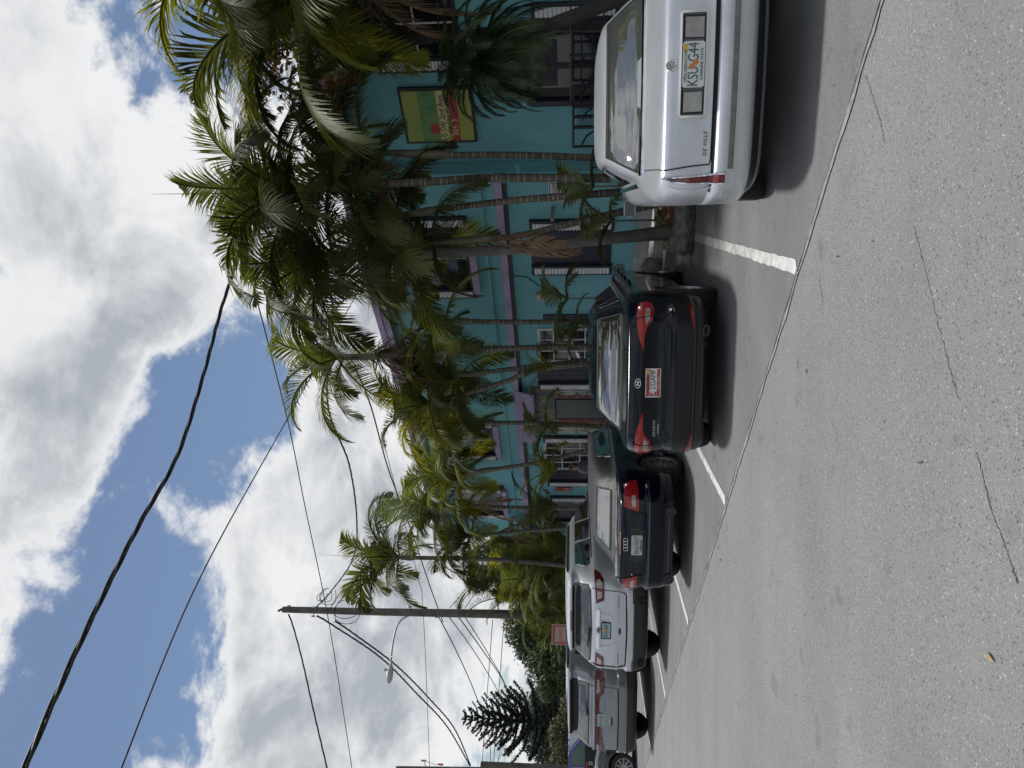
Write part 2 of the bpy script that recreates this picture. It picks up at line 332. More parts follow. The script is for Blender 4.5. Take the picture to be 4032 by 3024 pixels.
# bits lying on the road
def debris():
    r = random.Random(8)
    M = mat('dry_leaf', (.33, .22, .09), .7, var=(40, .4)); MD = mat('litter_dark', (.06, .045, .03), .8)
    p = on_ground(3905, 2588)
    mb = MB(); mb.add([(-.032, 0, .004), (-.012, -.010, .012), (-.012, .010, .012), (.012, -.009, .014), (.012, .009, .013), (.034, .002, .006)], [(0, 1, 2), (1, 3, 4, 2), (3, 5, 4)])
    lf = mb.build('fallen_leaf', M, loc=p); lf.rotation_euler = (0, 0, 1.2); tag(lf, 'dry yellow brown leaf lying alone on the bare grey road', 'leaf')
    mb = MB()
    for (x, y, s) in [(3300, 1010, .02), (2945, 1040, .012), (3178, 1460, .025), (3060, 1665, .015), (2830, 2155, .03), (2838, 2205, .03), (2895, 2215, .018), (2760, 2500, .02), (3170, 2420, .012), (3200, 2355, .012), (2745, 2620, .018), (2690, 2575, .02), (3055, 2505, .012), (3440, 950, .015), (3485, 1660, .012), (2985, 1750, .01), (2955, 1330, .02), (3140, 1430, .01)]:
        q = on_ground(x, y); a = r.uniform(0, 6.3); d = Vector((math.cos(a), math.sin(a), 0)); e = Vector((-d.y, d.x, 0))
        mb.add([q + d * s + Vector((0, 0, .006)), q + e * s * .35 + Vector((0, 0, .009)), q - d * s + Vector((0, 0, .006)), q - e * s * .4 + Vector((0, 0, .008))], [(0, 1, 2, 3)])
    for _ in range(150):
        n_ = abs(r.gauss(0, 1.6)) if r.random() < .5 else r.uniform(-3.5, 4.6); q = RP(r.uniform(-4, 18), n_); a = r.uniform(0, 6.3); s = r.uniform(.008, .022); d = Vector((math.cos(a), math.sin(a), 0)); e = Vector((-d.y, d.x, 0))
        mb.add([q + d * s + Vector((0, 0, .010)), q + e * s * .3 + Vector((0, 0, .013)), q - d * s + Vector((0, 0, .010)), q - e * s * .3 + Vector((0, 0, .012))], [(0, 1, 2, 3)])
    o = mb.build('litter', MD); o['kind'] = 'stuff'; tag(o, 'dark twig and leaf litter strewn over the road', 'litter')
debris()

# ================================================================ BUILDING
def teal_paint():
    m = mat('teal_stucco', (.17, .43, .48), .8, var=(.9, .16), bump=(120, .3, .012)); n, l = m.node_tree.nodes, m.node_tree.links; b = n['Principled BSDF']
    src = b.inputs['Base Color'].links[0].from_socket; tc = N(n, 'ShaderNodeTexCoord'); mp = N(n, 'ShaderNodeMapping'); l.new(tc.outputs['Object'], mp.inputs[0]); mp.inputs['Scale'].default_value = (5, 5, .35)
    nz = N(n, 'ShaderNodeTexNoise'); l.new(mp.outputs[0], nz.inputs['Vector']); nz.inputs['Scale'].default_value = 1.0; nz.inputs['Detail'].default_value = 6; nz.inputs['Roughness'].default_value = .7
    mr = N(n, 'ShaderNodeMapRange'); l.new(nz.outputs['Fac'], mr.inputs[0]); mr.inputs[1].default_value = .52; mr.inputs[2].default_value = .78; mr.inputs[4].default_value = .45
    mx = N(n, 'ShaderNodeMix', data_type='RGBA'); l.new(mr.outputs[0], mx.inputs['Factor']); l.new(src, mx.inputs['A']); mx.inputs['B'].default_value = (.11, .27, .30, 1)
    p2 = N(n, 'ShaderNodeTexNoise'); l.new(tc.outputs['Object'], p2.inputs['Vector']); p2.inputs['Scale'].default_value = .45; p2.inputs['Detail'].default_value = 3
    r2 = N(n, 'ShaderNodeMapRange'); l.new(p2.outputs['Fac'], r2.inputs[0]); r2.inputs[1].default_value = .5; r2.inputs[2].default_value = .7; r2.inputs[4].default_value = .35
    m2 = N(n, 'ShaderNodeMix', data_type='RGBA'); l.new(r2.outputs[0], m2.inputs['Factor']); l.new(mx.outputs['Result'], m2.inputs['A']); m2.inputs['B'].default_value = (.28, .53, .56, 1)
    l.new(m2.outputs['Result'], b.inputs['Base Color']); return m
M_TEAL = teal_paint()
M_PURP = mat('purple_paint', (.37, .29, .46), .6, var=(2.5, .25))
M_NAVY = mat('navy_frame', (.012, .014, .03), .45)
M_WHITE = mat('white_shutter', (.72, .72, .74), .45)
M_GLASS = mat('window_glass', (.012, .014, .018), .06, spec=.6)
M_WFRAME = mat('white_frame', (.55, .56, .58), .5)
M_IRON = mat('black_iron', (.012, .014, .022), .45)
M_DARKIN = mat('dark_interior', (.02, .022, .026), .8)
bld = thing('hotel_building', 'two storey turquoise stucco building with purple trim behind the palms', 'building', RP(0, WALL_N), ROW_RZ)
BX0, BX1, BSTEP, SET = -18.45, 8.0, -4.42, .35          # local x = -t ; right wing set back
def bpart(name, m, *boxes, parent=bld, smooth=None):
    mb = MB()
    for b in boxes: mb.box(*b)
    return mb.build(name, m, parent, smooth)
bpart('wall', M_TEAL, (BX0, BSTEP, 0, 9, 0, 5.72))
bpart('wall', M_TEAL, (BSTEP + .003, BX1, SET, 9, 0, 5.72))
rf = bpart('roof', mat('roof_gravel', (.3, .3, .29), .9, var=(5, .3)), (BX0 - .3, BX1 + .2, -.28, 9.2, 5.722, 5.80))
bpart('fascia', M_PURP, (BX0 - .34, BX1 + .24, -.34, -.283, 5.66, 5.80), parent=rf)
bpart('fascia', M_PURP, (BX0 - .36, BX1 + .26, -.38, -.30, 5.803, 5.93), parent=rf)
bpart('ledge', M_PURP, (BX0 - .02, BSTEP + .02, -.16, -.003, 2.96, 3.10))
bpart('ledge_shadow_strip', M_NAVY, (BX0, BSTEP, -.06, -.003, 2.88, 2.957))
bpart('band', M_TEAL, (BX0, BSTEP, -.05, -.003, 3.36, 3.42))
bpart('base_band', mat('pale_plinth', (.42, .43, .40), .8, var=(3, .3)), (BX0, BSTEP - .003, -.03, -.002, .0, .42))
# accordion shutter stack: a navy box with white blades
blade = MB(); pr = [(0, 0), (.012, -.022), (.03, -.030), (.048, -.022), (.06, 0)]
def shutter_stack(par, x0, x1, z0, z1, y=-.10, n=22):
    mb = MB(); mb.box(x0 - .05, x1 + .05, y + .01, -.004, z0 - .06, z1 + .06); mb.build('shutter_box', M_NAVY, par)
    h = (z1 - z0) / n
    me = MB(); w = x1 - x0
    for i in range(6):
        pass
    prof = [(0, .0), (.2, -.018), (.5, -.026), (.8, -.018), (1, 0)]
    me.add([(0, p[1], p[0] * h * .93) for p in prof] + [(w, p[1], p[0] * h * .93) for p in prof], [(i, i + 1, i + 6, i + 5) for i in range(4)] + [(0, 1, 2, 3, 4), (9, 8, 7, 6, 5)])
    ms = me.mesh('shutter_slat', M_WHITE, 60)
    for i in range(n): link('shutter_slat', ms, par, (x0, y + .008, z0 + h * i))
def window(x0, x1, z0, z1, y=0.0, sl=True, sr=True, grid=None, frame=M_NAVY, name='window', nsl=22, sw=.15, boards=0):
    w = bpy.data.objects.new(name, None); C.objects.link(w); w.parent = bld; w.location = (0, y, 0)
    mb = MB(); mb.box(x0, x1, -.05, -.004, z0, z0 + .06); mb.box(x0, x1, -.05, -.004, z1 - .06, z1); mb.box(x0, x0 + .06, -.05, -.004, z0 + .06, z1 - .06); mb.box(x1 - .06, x1, -.05, -.004, z0 + .06, z1 - .06)
    mb.build('window_frame', frame, w)
    if boards:
        bw = (x1 - x0 - .12) / boards
        for i in range(boards): MB().box(x0 + .06 + bw * i, x0 + .06 + bw * (i + 1) - .008, -.03, -.006, z0 + .062, z1 - .062).build('board', M_BOARD, w)
    else: MB().box(x0 + .06, x1 - .06, -.012, -.004, z0 + .06, z1 - .06).build('pane', M_GLASS, w)
    if grid:
        mb = MB(); gx, gz = grid
        for i in range(1, gx): xx = x0 + (x1 - x0) * i / gx; mb.box(xx - .014, xx + .014, -.03, -.0125, z0 + .06, z1 - .06)
        for j in range(1, gz): zz = z0 + (z1 - z0) * j / gz; mb.box(x0 + .06, x1 - .06, -.034, -.0128, zz - .014, zz + .014)
        mb.build('glazing_bar', M_WFRAME, w)
    if sl: shutter_stack(w, x0 - sw - .03, x0 - .03, z0 + .02, z1 - .05, n=nsl)
    if sr: shutter_stack(w, x1 + .03, x1 + sw + .03, z0 + .02, z1 - .05, n=nsl)
    return w
M_BOARD = mat('navy_board', (.022, .022, .045), .5, var=(3, .3))
# ground floor, from right to left (local x = -t)
window(-6.66, -5.72, .88, 2.48, boards=4)                                 # boarded window behind the thick trunk
window(-10.46, -9.75, 1.0, 2.48, sr=False, boards=3, nsl=22)              # left leaf of the door pair
window(-9.70, -8.55, 1.0, 2.44, sl=False, sr=False, grid=(3, 4), frame=M_WFRAME)
window(-14.35, -12.95, .95, 2.42, sl=False, grid=(4, 3), frame=M_WFRAME)
shw = window(-14.95, -14.42, .95, 2.35, sr=False, boards=2)
window(-17.25, -16.05, .95, 2.30, boards=3)
# blue door edge beside the first palms
bpart('door', M_NAVY, (-8.34, -8.12, -.03, -.004, .13, 2.3))
# mosaic entrance
def mosaic():
    m = bpy.data.materials.new('mosaic_mural'); m.use_nodes = True; n, l = m.node_tree.nodes, m.node_tree.links; b = n['Principled BSDF']
    tc = N(n, 'ShaderNodeTexCoord'); mp = N(n, 'ShaderNodeMapping'); l.new(tc.outputs['Object'], mp.inputs[0]); mp.inputs['Scale'].default_value = (1, .2, 1)
    vo = N(n, 'ShaderNodeTexVoronoi'); l.new(mp.outputs[0], vo.inputs['Vector']); vo.inputs['Scale'].default_value = 24
    ve = N(n, 'ShaderNodeTexVoronoi', feature='DISTANCE_TO_EDGE'); l.new(mp.outputs[0], ve.inputs['Vector']); ve.inputs['Scale'].default_value = 24
    nz = N(n, 'ShaderNodeTexNoise'); l.new(mp.outputs[0], nz.inputs['Vector']); nz.inputs['Scale'].default_value = 2.6; nz.inputs['Detail'].default_value = 2
    r = N(n, 'ShaderNodeValToRGB'); l.new(nz.outputs['Fac'], r.inputs[0]); e = r.color_ramp; e.interpolation = 'CONSTANT'
    e.elements[0].position = 0; e.elements[0].color = (.09, .10, .13, 1); e.elements[1].position = .46; e.elements[1].color = (.20, .17, .13, 1)
    for p, c in ((.52, (.27, .18, .07, 1)), (.58, (.17, .16, .17, 1)), (.64, (.24, .08, .06, 1))): q = e.elements.new(p); q.color = c
    sp = N(n, 'ShaderNodeSeparateColor'); l.new(vo.outputs['Color'], sp.inputs[0]); mr = N(n, 'ShaderNodeMapRange'); l.new(sp.outputs[0], mr.inputs[0]); mr.inputs[3].default_value = .6; mr.inputs[4].default_value = 1.5
    mm = N(n, 'ShaderNodeMix', data_type='RGBA', blend_type='MULTIPLY'); mm.inputs['Factor'].default_value = 1; l.new(r.outputs[0], mm.inputs['A']); l.new(mr.outputs[0], mm.inputs['B'])
    gr = N(n, 'ShaderNodeMapRange'); l.new(ve.outputs['Distance'], gr.inputs[0]); gr.inputs[1].default_value = .03; gr.inputs[2].default_value = .08
    mg = N(n, 'ShaderNodeMix', data_type='RGBA'); l.new(gr.outputs[0], mg.inputs['Factor']); mg.inputs['A'].default_value = (.05, .05, .05, 1); l.new(mm.outputs['Result'], mg.inputs['B'])
    l.new(mg.outputs['Result'], b.inputs['Base Color']); b.inputs['Roughness'].default_value = .4
    bp = N(n, 'ShaderNodeBump'); bp.inputs['Strength'].default_value = .5; bp.inputs['Distance'].default_value = .01; l.new(gr.outputs[0], bp.inputs['Height']); l.new(bp.outputs[0], b.inputs['Normal'])
    return m
M_MOS = mosaic()
ent = MB(); ent.box(-12.58, -11.95, -.04, -.005, .13, 2.62); ent.box(-11.08, -10.66, -.04, -.005, .13, 2.62); ent.box(-11.947, -11.083, -.04, -.005, 2.09, 2.62)
en = ent.build('mosaic_wall', M_MOS, bld)
M_CREAM = mat('cream_plaster', (.45, .43, .38), .8, var=(4, .2))
# cream flower panels with dark painted vines
for (x0, x1, z1) in ((-12.56, -12.2, 1.95), (-10.93, -10.69, 1.85)):
    mb = MB(); rr = random.Random(int(-x0 * 10)); n = 10
    top = [(x0 + (x1 - x0) * i / n, z1 + .12 * math.sin(i * 1.3) + rr.uniform(-.04, .04)) for i in range(n + 1)]
    polyfill(mb, [(x0, .14), (x1, .14)] + top[::-1], -.055, -.042); p = mb.build('plaster_panel', M_CREAM, en)
    vm = MB()
    for k in range(3):
        xx = x0 + (x1 - x0) * (.25 + .25 * k)
        vm.tube([(xx + .03 * math.sin(z * 9 + k), -.058, .3 + z) for z in [i * .12 for i in range(12)]], .006, 4)
        for z in [.5, .75, 1.0, 1.25, 1.5]:
            sx_ = rr.choice((-1, 1)); vm.add([(xx, -.0585, z), (xx + .03 * sx_, -.0585, z + .05), (xx + .08 * sx_, -.0585, z + .07), (xx + .05 * sx_, -.0585, z + .015)], [(0, 1, 2, 3)])
    vm.build('painted_vine', M_IRON, en)
rb = MB(); rr = random.Random(3)
for (xa, xb) in ((-12.0, -11.953), (-11.16, -11.088)):
    pass
M_BRICK = mat('red_tile', (.20, .05, .045), .6, rnd=.35)
tile_me = MB().box(0, .07, -.056, -.042, 0, .05).mesh('tile', M_BRICK)
for side, xs in ((0, (-12.17, -12.09, -12.01)), (1, (-11.07, -10.99))):
    for k in range(28):
        for xx in xs:
            if rr.random() < .8: link('tile', tile_me, en, (xx + rr.uniform(-.006, .006), 0, .45 + k * .056))
dr = bpart('door', mat('dark_glass_door', (.02, .03, .035), .12, spec=.6), (-11.9, -11.13, .12, .17, .13, 2.05))
bpart('door_reveal', M_DARKIN, (-11.946, -11.084, -.03, -.006, .13, 2.088))
MB().box(-11.9, -11.13, -.052, -.031, .14, 2.05).build('door_leaf', mat('dark_door', (.022, .032, .036), .25), bld)
lettering('2', .22, mat('faint_white', (.16, .17, .17), .6), bld, (-11.40, -.054, 1.72)); lettering('0', .22, MATS['faint_white'], bld, (-11.40, -.054, 1.38))
# corrugated purple awning over the entrance: every wave a piece
aw = bpy.data.objects.new('awning', None); C.objects.link(aw); aw.parent = bld
nw = 13; ww = 2.12 / nw
am = MB(); prof = [(0, 0), (.25, .028), (.5, .04), (.75, .028), (1, 0)]
am.add([(p[0] * ww * .97, -.02 - p[1], 0) for p in prof] + [(p[0] * ww * .97, -.17 - p[1], -.43) for p in prof], [(i, i + 1, i + 6, i + 5) for i in range(4)])
am.add([(p[0] * ww * .97, -.02 - p[1] * .2, -.03) for p in prof] + [(p[0] * ww * .97, -.17 - p[1] * .2, -.45) for p in prof], [(i + 5, i + 6, i + 1, i) for i in range(4)])
ame = am.mesh('awning_tile', M_PURP, 60)
for i in range(nw): link('awning_tile', ame, aw, (-12.72 + ww * i, -.16, 3.055))
MB().box(-12.74, -10.56, -.345, -.32, 2.585, 2.615).build('awning_rail', M_PURP, aw)
# second floor windows
for (x0, x1) in ((-7.3, -5.6), (-13.6, -12.3), (-16.9, -15.6)):
    w = window(x0, x1, 3.75, 5.05, grid=(2, 1), frame=M_NAVY)
    MB().box(x0 - .08, x1 + .08, -.12, -.002, 3.60, 3.745).build('sill', M_PURP, w)
# right wing
window(-2.35, -1.2, 3.5, 4.9, y=SET, grid=(2, 2), frame=M_NAVY)
window(-3.05, -2.55, 1.2, 2.72, y=SET, sl=False, sr=False, frame=M_NAVY)
cw = window(-2.55, -1.75, .95, 2.30, y=SET, sl=False, sr=True, frame=M_NAVY, nsl=18)
# open serving hatch: dark pane and darkened panels stand in for the shaded inside
hat = MB(); hat.box(-3.24, -1.86, SET - .10, SET - .004, 2.36, 2.44); hat.box(-3.24, -3.14, SET - .14, SET - .004, .9, 2.36); hat.box(-1.95, -1.86, SET - .10, SET - .004, .9, 2.36); hat.box(-3.24, -1.86, SET - .24, SET - .004, .82, .90)
hat.build('serving_hatch', M_NAVY, bld)
MB().box(-3.139, -1.951, SET - .05, SET - .0045, .901, 2.359).build('hatch_shade_pane', M_GLASS, bld)
MB().box(-2.9, -2.1, SET - .058, SET - .052, 1.9, 2.25).build('hatch_panel', mat('plum_panel', (.03, .018, .042), .6), bld)
MB().box(-3.1, -2.95, SET - .06, SET - .052, 1.0, 2.3).build('hatch_panel', mat('brown_panel', (.03, .025, .02), .6), bld)
# down pipe, service box and cable on the wall
dp = MB(); dp.tube([(-4.52, -.06, .2), (-4.52, -.06, 2.55), (-4.47, -.06, 2.62), (-4.35, .1, 2.66)], .045, 8); dp.tube([(-4.55, -.06, 2.66), (-4.55, -.06, 5.6)], .04, 8); dp.build('down_pipe', M_TEAL, bld, 50)
bx = bpart('service_box', mat('beige_box', (.42, .36, .27), .6), (-7.62, -7.44, -.10, -.004, 2.27, 2.42))
cb = MB(); cb.tube([(-6.95, -.015, 2.92), (-7.0, -.015, 2.60), (-7.10, -.015, 2.50), (-7.25, -.015, 2.36), (-7.34, -.015, 2.18), (-7.42, -.015, 2.13), (-7.5, -.015, 2.2), (-7.53, -.05, 2.28)], .012, 6); cb.build('cable', mat('teal_cable', (.05, .14, .15), .6), bld, 50)
bpart('wall_lamp', mat('pipe_grey', (.25, .2, .2), .5), (-5.28, -5.2, -.35, -.004, 2.0, 2.06))

# signs on the building (things that hang on it)
M_SY = mat('sign_yellow', (.36, .36, .06), .5, var=(2, .25, (.24, .32, .07))); M_SG = mat('sign_green', (.02, .22, .12), .5); M_SR = mat('sign_red', (.38, .03, .04), .5); M_SK = mat('sign_black', (.012, .012, .012), .5); M_SC = mat('sign_cream', (.62, .56, .25), .5)
t0, z0 = on_row(1790, 590, WALL_N + SET); t1, z1 = on_row(1560, 455, WALL_N + SET)
sg = thing('wall_sign', 'yellow and green restaurant sign with a black address, half hidden by palm fronds', 'sign', RP(3.9, WALL_N + SET), ROW_RZ)
W, Z0, Z1 = .98, 3.42, 4.62
MB().box(-.05, W + .05, -.06, -.006, Z0 - .05, Z1 + .05).build('board', M_SK, sg)
MB().box(0, W, -.068, -.0605, Z0, Z1).build('face', M_SY, sg)
MB().box(.0, W, -.073, -.0685, 4.02, 4.34).build('picture', mat('sign_picture', (.03, .22, .10), .5, var=(6, .4, (.22, .30, .06))), sg)
mb = MB(); mb.add([(.25 + .10 * math.cos(a * .52), -.076, 4.1 + .09 * math.sin(a * .52)) for a in range(12)], [tuple(range(12))[::-1]]); mb.build('tomato', M_SR, sg)
MB().box(.0, W, -.073, -.0688, 3.86, 4.015).build('address_band', M_SC, sg)
MB().box(.0, W, -.0735, -.0688, 3.66, 3.80).build('phone_band', M_SR, sg)
lettering('0 SW 2nd Ave', .155, M_SK, sg, (W / 2, -.076, 3.945), sx=.88, depth=.001); lettering('rida City, FL 330', .115, M_SK, sg, (W / 2, -.076, 3.835), sx=.92, depth=.001)
lettering('305 3', .15, M_SC, sg, (.27, -.077, 3.73), depth=.001)
wsn = thing('welcome_sign', 'white notice board with black border reading WELCOME between two trunks', 'sign', RP(5.08, WALL_N), ROW_RZ)
MB().box(0, .46, -.03, -.006, 1.38, 2.10).build('board', mat('sign_white', (.6, .6, .6), .5), wsn)
mb = MB(); mb.box(.02, .44, -.034, -.0305, 1.40, 1.412); mb.box(.02, .44, -.034, -.0305, 2.068, 2.08); mb.box(.02, .032, -.034, -.0305, 1.412, 2.068); mb.box(.428, .44, -.034, -.0305, 1.412, 2.068); mb.build('border', M_SK, wsn)
lettering('WELCOME', .085, M_SK, wsn, (.23, -.033, 1.99), depth=.001)
mb = MB(); rr = random.Random(5)
for i in range(9): mb.box(.05, .05 + rr.uniform(.22, .36), -.033, -.0305, 1.90 - .05 * i, 1.915 - .05 * i)
mb.build('text_line', mat('text_grey', (.25, .25, .25), .6), wsn)
t_, z_ = on_row(2220, 1925, WALL_N)
rs = thing('red_wall_sign', 'narrow red notice with pale lettering hung upright on the turquoise wall', 'sign', RP(15.56, WALL_N), ROW_RZ)
MB().box(0, .22, -.03, -.006, 1.66, 2.14).build('board', mat('notice_red', (.30, .05, .045), .5), rs)
lettering('T', .13, M_CREAM, rs, (.11, -.033, 2.04), depth=.001)
mb = MB()
for i in range(4): mb.box(.04, .18, -.033, -.0305, 1.72 + .05 * i, 1.738 + .05 * i)
mb.build('text_line', M_CREAM, rs)
# railing, mesh gate and hanging rack in front of the right wing
rl = thing('iron_railing', 'black iron railing of long level bars at the right end of the turquoise wall', 'railing', RP(2.35, 6.3), ROW_RZ)
for i in range(7):
    MB().tube([(.0, 0, .75 + .155 * i), (4.6, 0, .75 + .155 * i)], .012, 6).build('bar', M_IRON, rl)
for xx in (0, .75, 1.5, 2.3, 3.1, 3.9, 4.6): MB().box(xx - .018, xx + .018, -.018, .018, 0, 1.70).build('post', M_IRON, rl)
gt = thing('mesh_gate', 'dark steel mesh gate at the end of the iron railing', 'gate', RP(2.78, 6.3), ROW_RZ)
mb = MB(); mb.box(0, .4, -.02, .02, 1.62, 1.66); mb.box(0, .04, -.02, .02, .1, 1.62); mb.box(.36, .40, -.02, .02, .1, 1.62); mb.box(.18, .22, -.02, .02, .1, 1.62); mb.build('gate_frame', M_IRON, gt)
for x0 in (.04, .22):
    mb = MB()
    for i in range(24):
        z = .15 + .06 * i
        for k in range(3): a = x0 + k * .047; mb.tube([(a, 0, z), (a + .047, 0, z + .06)], .004, 4, False); mb.tube([(a + .047, .001, z), (a, .001, z + .06)], .004, 4, False)
    mb.build('wire_mesh', M_IRON, gt)
rk = thing('hanging_rack', 'black iron shelf rack on curved brackets under the serving hatch', 'rack', RP(3.42, 6.75), ROW_RZ)
for zz in (1.62, .98): MB().box(0, 1.1, -.02, .02, zz, zz + .04).build('rail', M_IRON, rk)
for xx in (0, .36, .72, 1.08): MB().box(xx, xx + .03, -.018, .018, 1.02, 1.62).build('upright', M_IRON, rk)
for xx in (.05, .5, .95): MB().tube([(xx, .0, 1.5), (xx, .25, 1.42), (xx, .5, 1.2), (xx, .95, 1.05)], .015, 6).build('bracket', M_IRON, rk, 50)
# ================================================================ POLES AND WIRES
M_POLE = mat('weathered_pole', (.10, .09, .08), .85, var=(2.2, .45), bump=(25, .5, .02))
M_WIRE = mat('black_wire', (.012, .012, .013), .55)
M_STEEL = mat('galvanised', (.32, .33, .34), .45, metal=.6, var=(6, .3))
def catenary(a, b, sag, n=24):
    return [a.lerp(b, i / n) - Vector((0, 0, sag * 4 * (i / n) * (1 - i / n))) for i in range(n + 1)]
def wire(label, pts, r, twisted=False, group='overhead wires'):
    mb = MB()
    if twisted:
        # a bundle of three insulated cores wound around each other
        dense = []
        for a, b in zip(pts[:-1], pts[1:]):
            k = max(2, int((b - a).length / .12)); dense += [a.lerp(b, i / k) for i in range(k)]
        dense.append(pts[-1])
        for c in range(3):
            out = []; d = 0
            for i, p in enumerate(dense):
                if i: d += (p - dense[i - 1]).length
                t = (dense[min(i + 1, len(dense) - 1)] - dense[max(i - 1, 0)]).normalized(); u = t.cross(Vector((0, 0, 1))).normalized(); w = u.cross(t)
                ph = d / 1.5 * 6.283 + c * 2.094
                out.append(p + (u * math.cos(ph) + w * math.sin(ph)) * r * .75)
            mb.tube(out, r * .62, 5)
    else: mb.tube(pts, r, 5)
    o = mb.build('overhead_wire', M_WIRE, None, 80); return tag(o, label, 'wire', group)
def smooth_pts(P, n=10):
    out = []
    for i in range(len(P) - 1):
        p0, p1, p2, p3 = P[max(i - 1, 0)], P[i], P[i + 1], P[min(i + 2, len(P) - 1)]
        for k in range(n):
            t = k / n; out.append(.5 * ((2 * p1) + (p2 - p0) * t + (2 * p0 - 5 * p1 + 4 * p2 - p3) * t * t + (3 * p1 - p0 - 3 * p2 + p3) * t ** 3))
    return out + [P[-1]]
def pxw(label, pp, r, tw=False): return wire(label, smooth_pts([at(x, y, Y) for (x, y, Y) in pp]), r, tw)

PY = 28.0
pb = at(2240, 2428, PY); ptop = at(1114, 2400, PY); pb.z = 0
up = thing('utility_pole', 'tall weathered wooden utility pole with a street lamp arm, rising beyond the palms', 'utility pole', (pb.x, pb.y, 0))
lean = ptop - pb
mb = MB(); mb.tube([Vector((0, 0, 0)), lean * .35 + Vector((.03, 0, 0)), lean * .7, lean], [.175, .16, .135, .115], 14); mb.build('pole', M_POLE, up, 60)
mb = MB(); mb.tube([lean + Vector((.02, 0, .02)), lean + Vector((-.06, 0, .18))], .05, 6); mb.build('pole_cap', M_POLE, up)
for (x, y, s) in ((1140, 2385, 1), (1240, 2390, 1), (1235, 2425, -1), (1720, 2428, -1), (1615, 2388, 1)):
    q = at(x, y, PY) - pb; mb = MB(); mb.tube([q - Vector((s * .16, 0, 0)), q + Vector((s * .03, 0, .0))], .02, 6); mb.tube([q + Vector((0, -.05, -.06)), q + Vector((0, -.05, .06))], .035, 8); mb.build('bracket', M_STEEL, up, 50)
arm = [at(*p, PY) - pb for p in ((1628, 2424), (1605, 2426), (1572, 2450), (1553, 2500), (1542, 2570), (1540, 2622))]
mb = MB(); mb.tube(smooth_pts(arm, 6), .035, 8); mb.build('lamp_arm', M_STEEL, up, 50)
a0, a1 = at(1539, 2615, PY) - pb, at(1530, 2692, PY) - pb; ax = (a1 - a0)
mb = MB(); mb.tube([a0, a0 + ax * .12, a0 + ax * .35, a0 + ax * .7, a0 + ax * .92, a1], [.05, .09, .125, .125, .085, .02], 12); mb.build('luminaire', mat('lamp_grey', (.30, .34, .34), .4), up, 50)
mb = MB(); q = a0 + ax * .3; mb.tube([q + Vector((0, 0, .1)), q + Vector((0, 0, .22))], .055, 8); mb.build('photocell', M_STEEL, up)
loops = MB(); r = random.Random(2)
for (cx, cy, rr_) in ((1285, 2345, .24), (1295, 2350, .30), (1270, 2350, .2), (1365, 2400, .46), (1370, 2405, .5)):
    c = at(cx, cy, PY - .25) - pb; e = r.uniform(.75, 1.1); loops.tube([c + Vector((rr_ * math.cos(a * .42 + .1) * e, .1 * math.sin(a), rr_ * math.sin(a * .42))) for a in range(14 if rr_ < .4 else 13)], .013, 5)
loops.build('cable_loop', M_WIRE, up, 60)
at_p = lambda x, y: at(x, y, PY - .15)
pxw('thick twisted black service cable crossing the blue sky on the left', [(60, 3120, 5.0), (150, 2900, 5.4), (330, 2500, 6.3), (540, 2080, 7.6), (700, 1790, 8.8), (800, 1480, 9.8), (870, 1220, 10.8), (950, 950, 12), (975, 640, 13.2), (990, 200, 14)], .020, True)
pxw('thin straight wire slanting across the blue gap below the thick cable', [(440, 3120, 7), (790, 2270, 10.5), (1131, 1650, 15), (1420, 1130, 20)], .011)
pxw('long thin wire passing in front of the utility pole top', [(985, 1080, 16), (1131, 1650, 20), (1200, 1990, 23), (1300, 2480, 26.5), (1400, 3120, 31)], .016)
pxw('sagging twisted cable from the pole top to the palms', [(1225, 1020, 15), (1310, 1200, 16.5), (1290, 1590, 19), (1375, 1830, 22), (1405, 2050, 24.5), (1390, 2200, 26), (1310, 2320, 27.5), (1245, 2392, PY)], .022, True)
pxw('thin dark wire running above the roof towards the fronds', [(1395, 1440, 17), (1460, 1600, 18.5), (1530, 1850, 21), (1620, 2090, 24), (1690, 2300, 27), (1745, 2450, 29)], .020)
pxw('slender cable leaving the pole and dipping behind the far palm', [(1300, 2395, PY), (1350, 2320, 27), (1420, 2250, 25), (1480, 2180, 23.5)], .016)
pxw('twisted cable from the pole down to the far palm crown', [(1350, 2352, PY), (1400, 2320, 27), (1455, 2285, 25), (1520, 2250, 24)], .020, True)
pxw('twisted line from the pole cap to the left edge', [(1136, 2418, PY), (1155, 2470, 28), (1190, 2600, 27.5), (1235, 2800, 27), (1310, 3120, 26.5)], .024, True)
pxw('upper of the twin twisted cables descending left from the pole', [(1248, 2425, PY), (1300, 2455, 28.5), (1500, 2590, 31), (1640, 2730, 34), (1760, 2860, 37), (1850, 3015, 41)], .028, True)
pxw('lower of the twin twisted cables descending left from the pole', [(1320, 2445, PY), (1400, 2500, 29.5), (1560, 2620, 32), (1690, 2750, 35), (1790, 2870, 38), (1853, 3015, 41)], .028, True)
pxw('faint wire dropping straight past the lamp arm', [(1500, 1700, 30), (1640, 2250, 33), (1668, 2440, 34), (1695, 3120, 40)], .014)
pxw('wire from the pole bracket to the Norfolk pine top', [(1728, 2430, PY), (1800, 2570, 31), (1870, 2730, 35), (1925, 2900, 40), (1935, 3100, 46)], .022)
pxw('upper telephone wire beside the pole', [(1765, 2425, PY), (1850, 2540, 31), (1920, 2650, 35), (1968, 2740, 40), (1990, 2830, 46), (1960, 3000, 55)], .018)
pxw('middle telephone wire beside the pole', [(1800, 2422, PY), (1900, 2560, 32), (1985, 2690, 37), (2010, 2800, 42), (1980, 2950, 50), (1910, 3100, 60)], .022)
pxw('lowest telephone wire beside the pole', [(1825, 2420, PY), (1920, 2570, 32), (1992, 2705, 37), (2012, 2830, 43), (1985, 2960, 50)], .018)
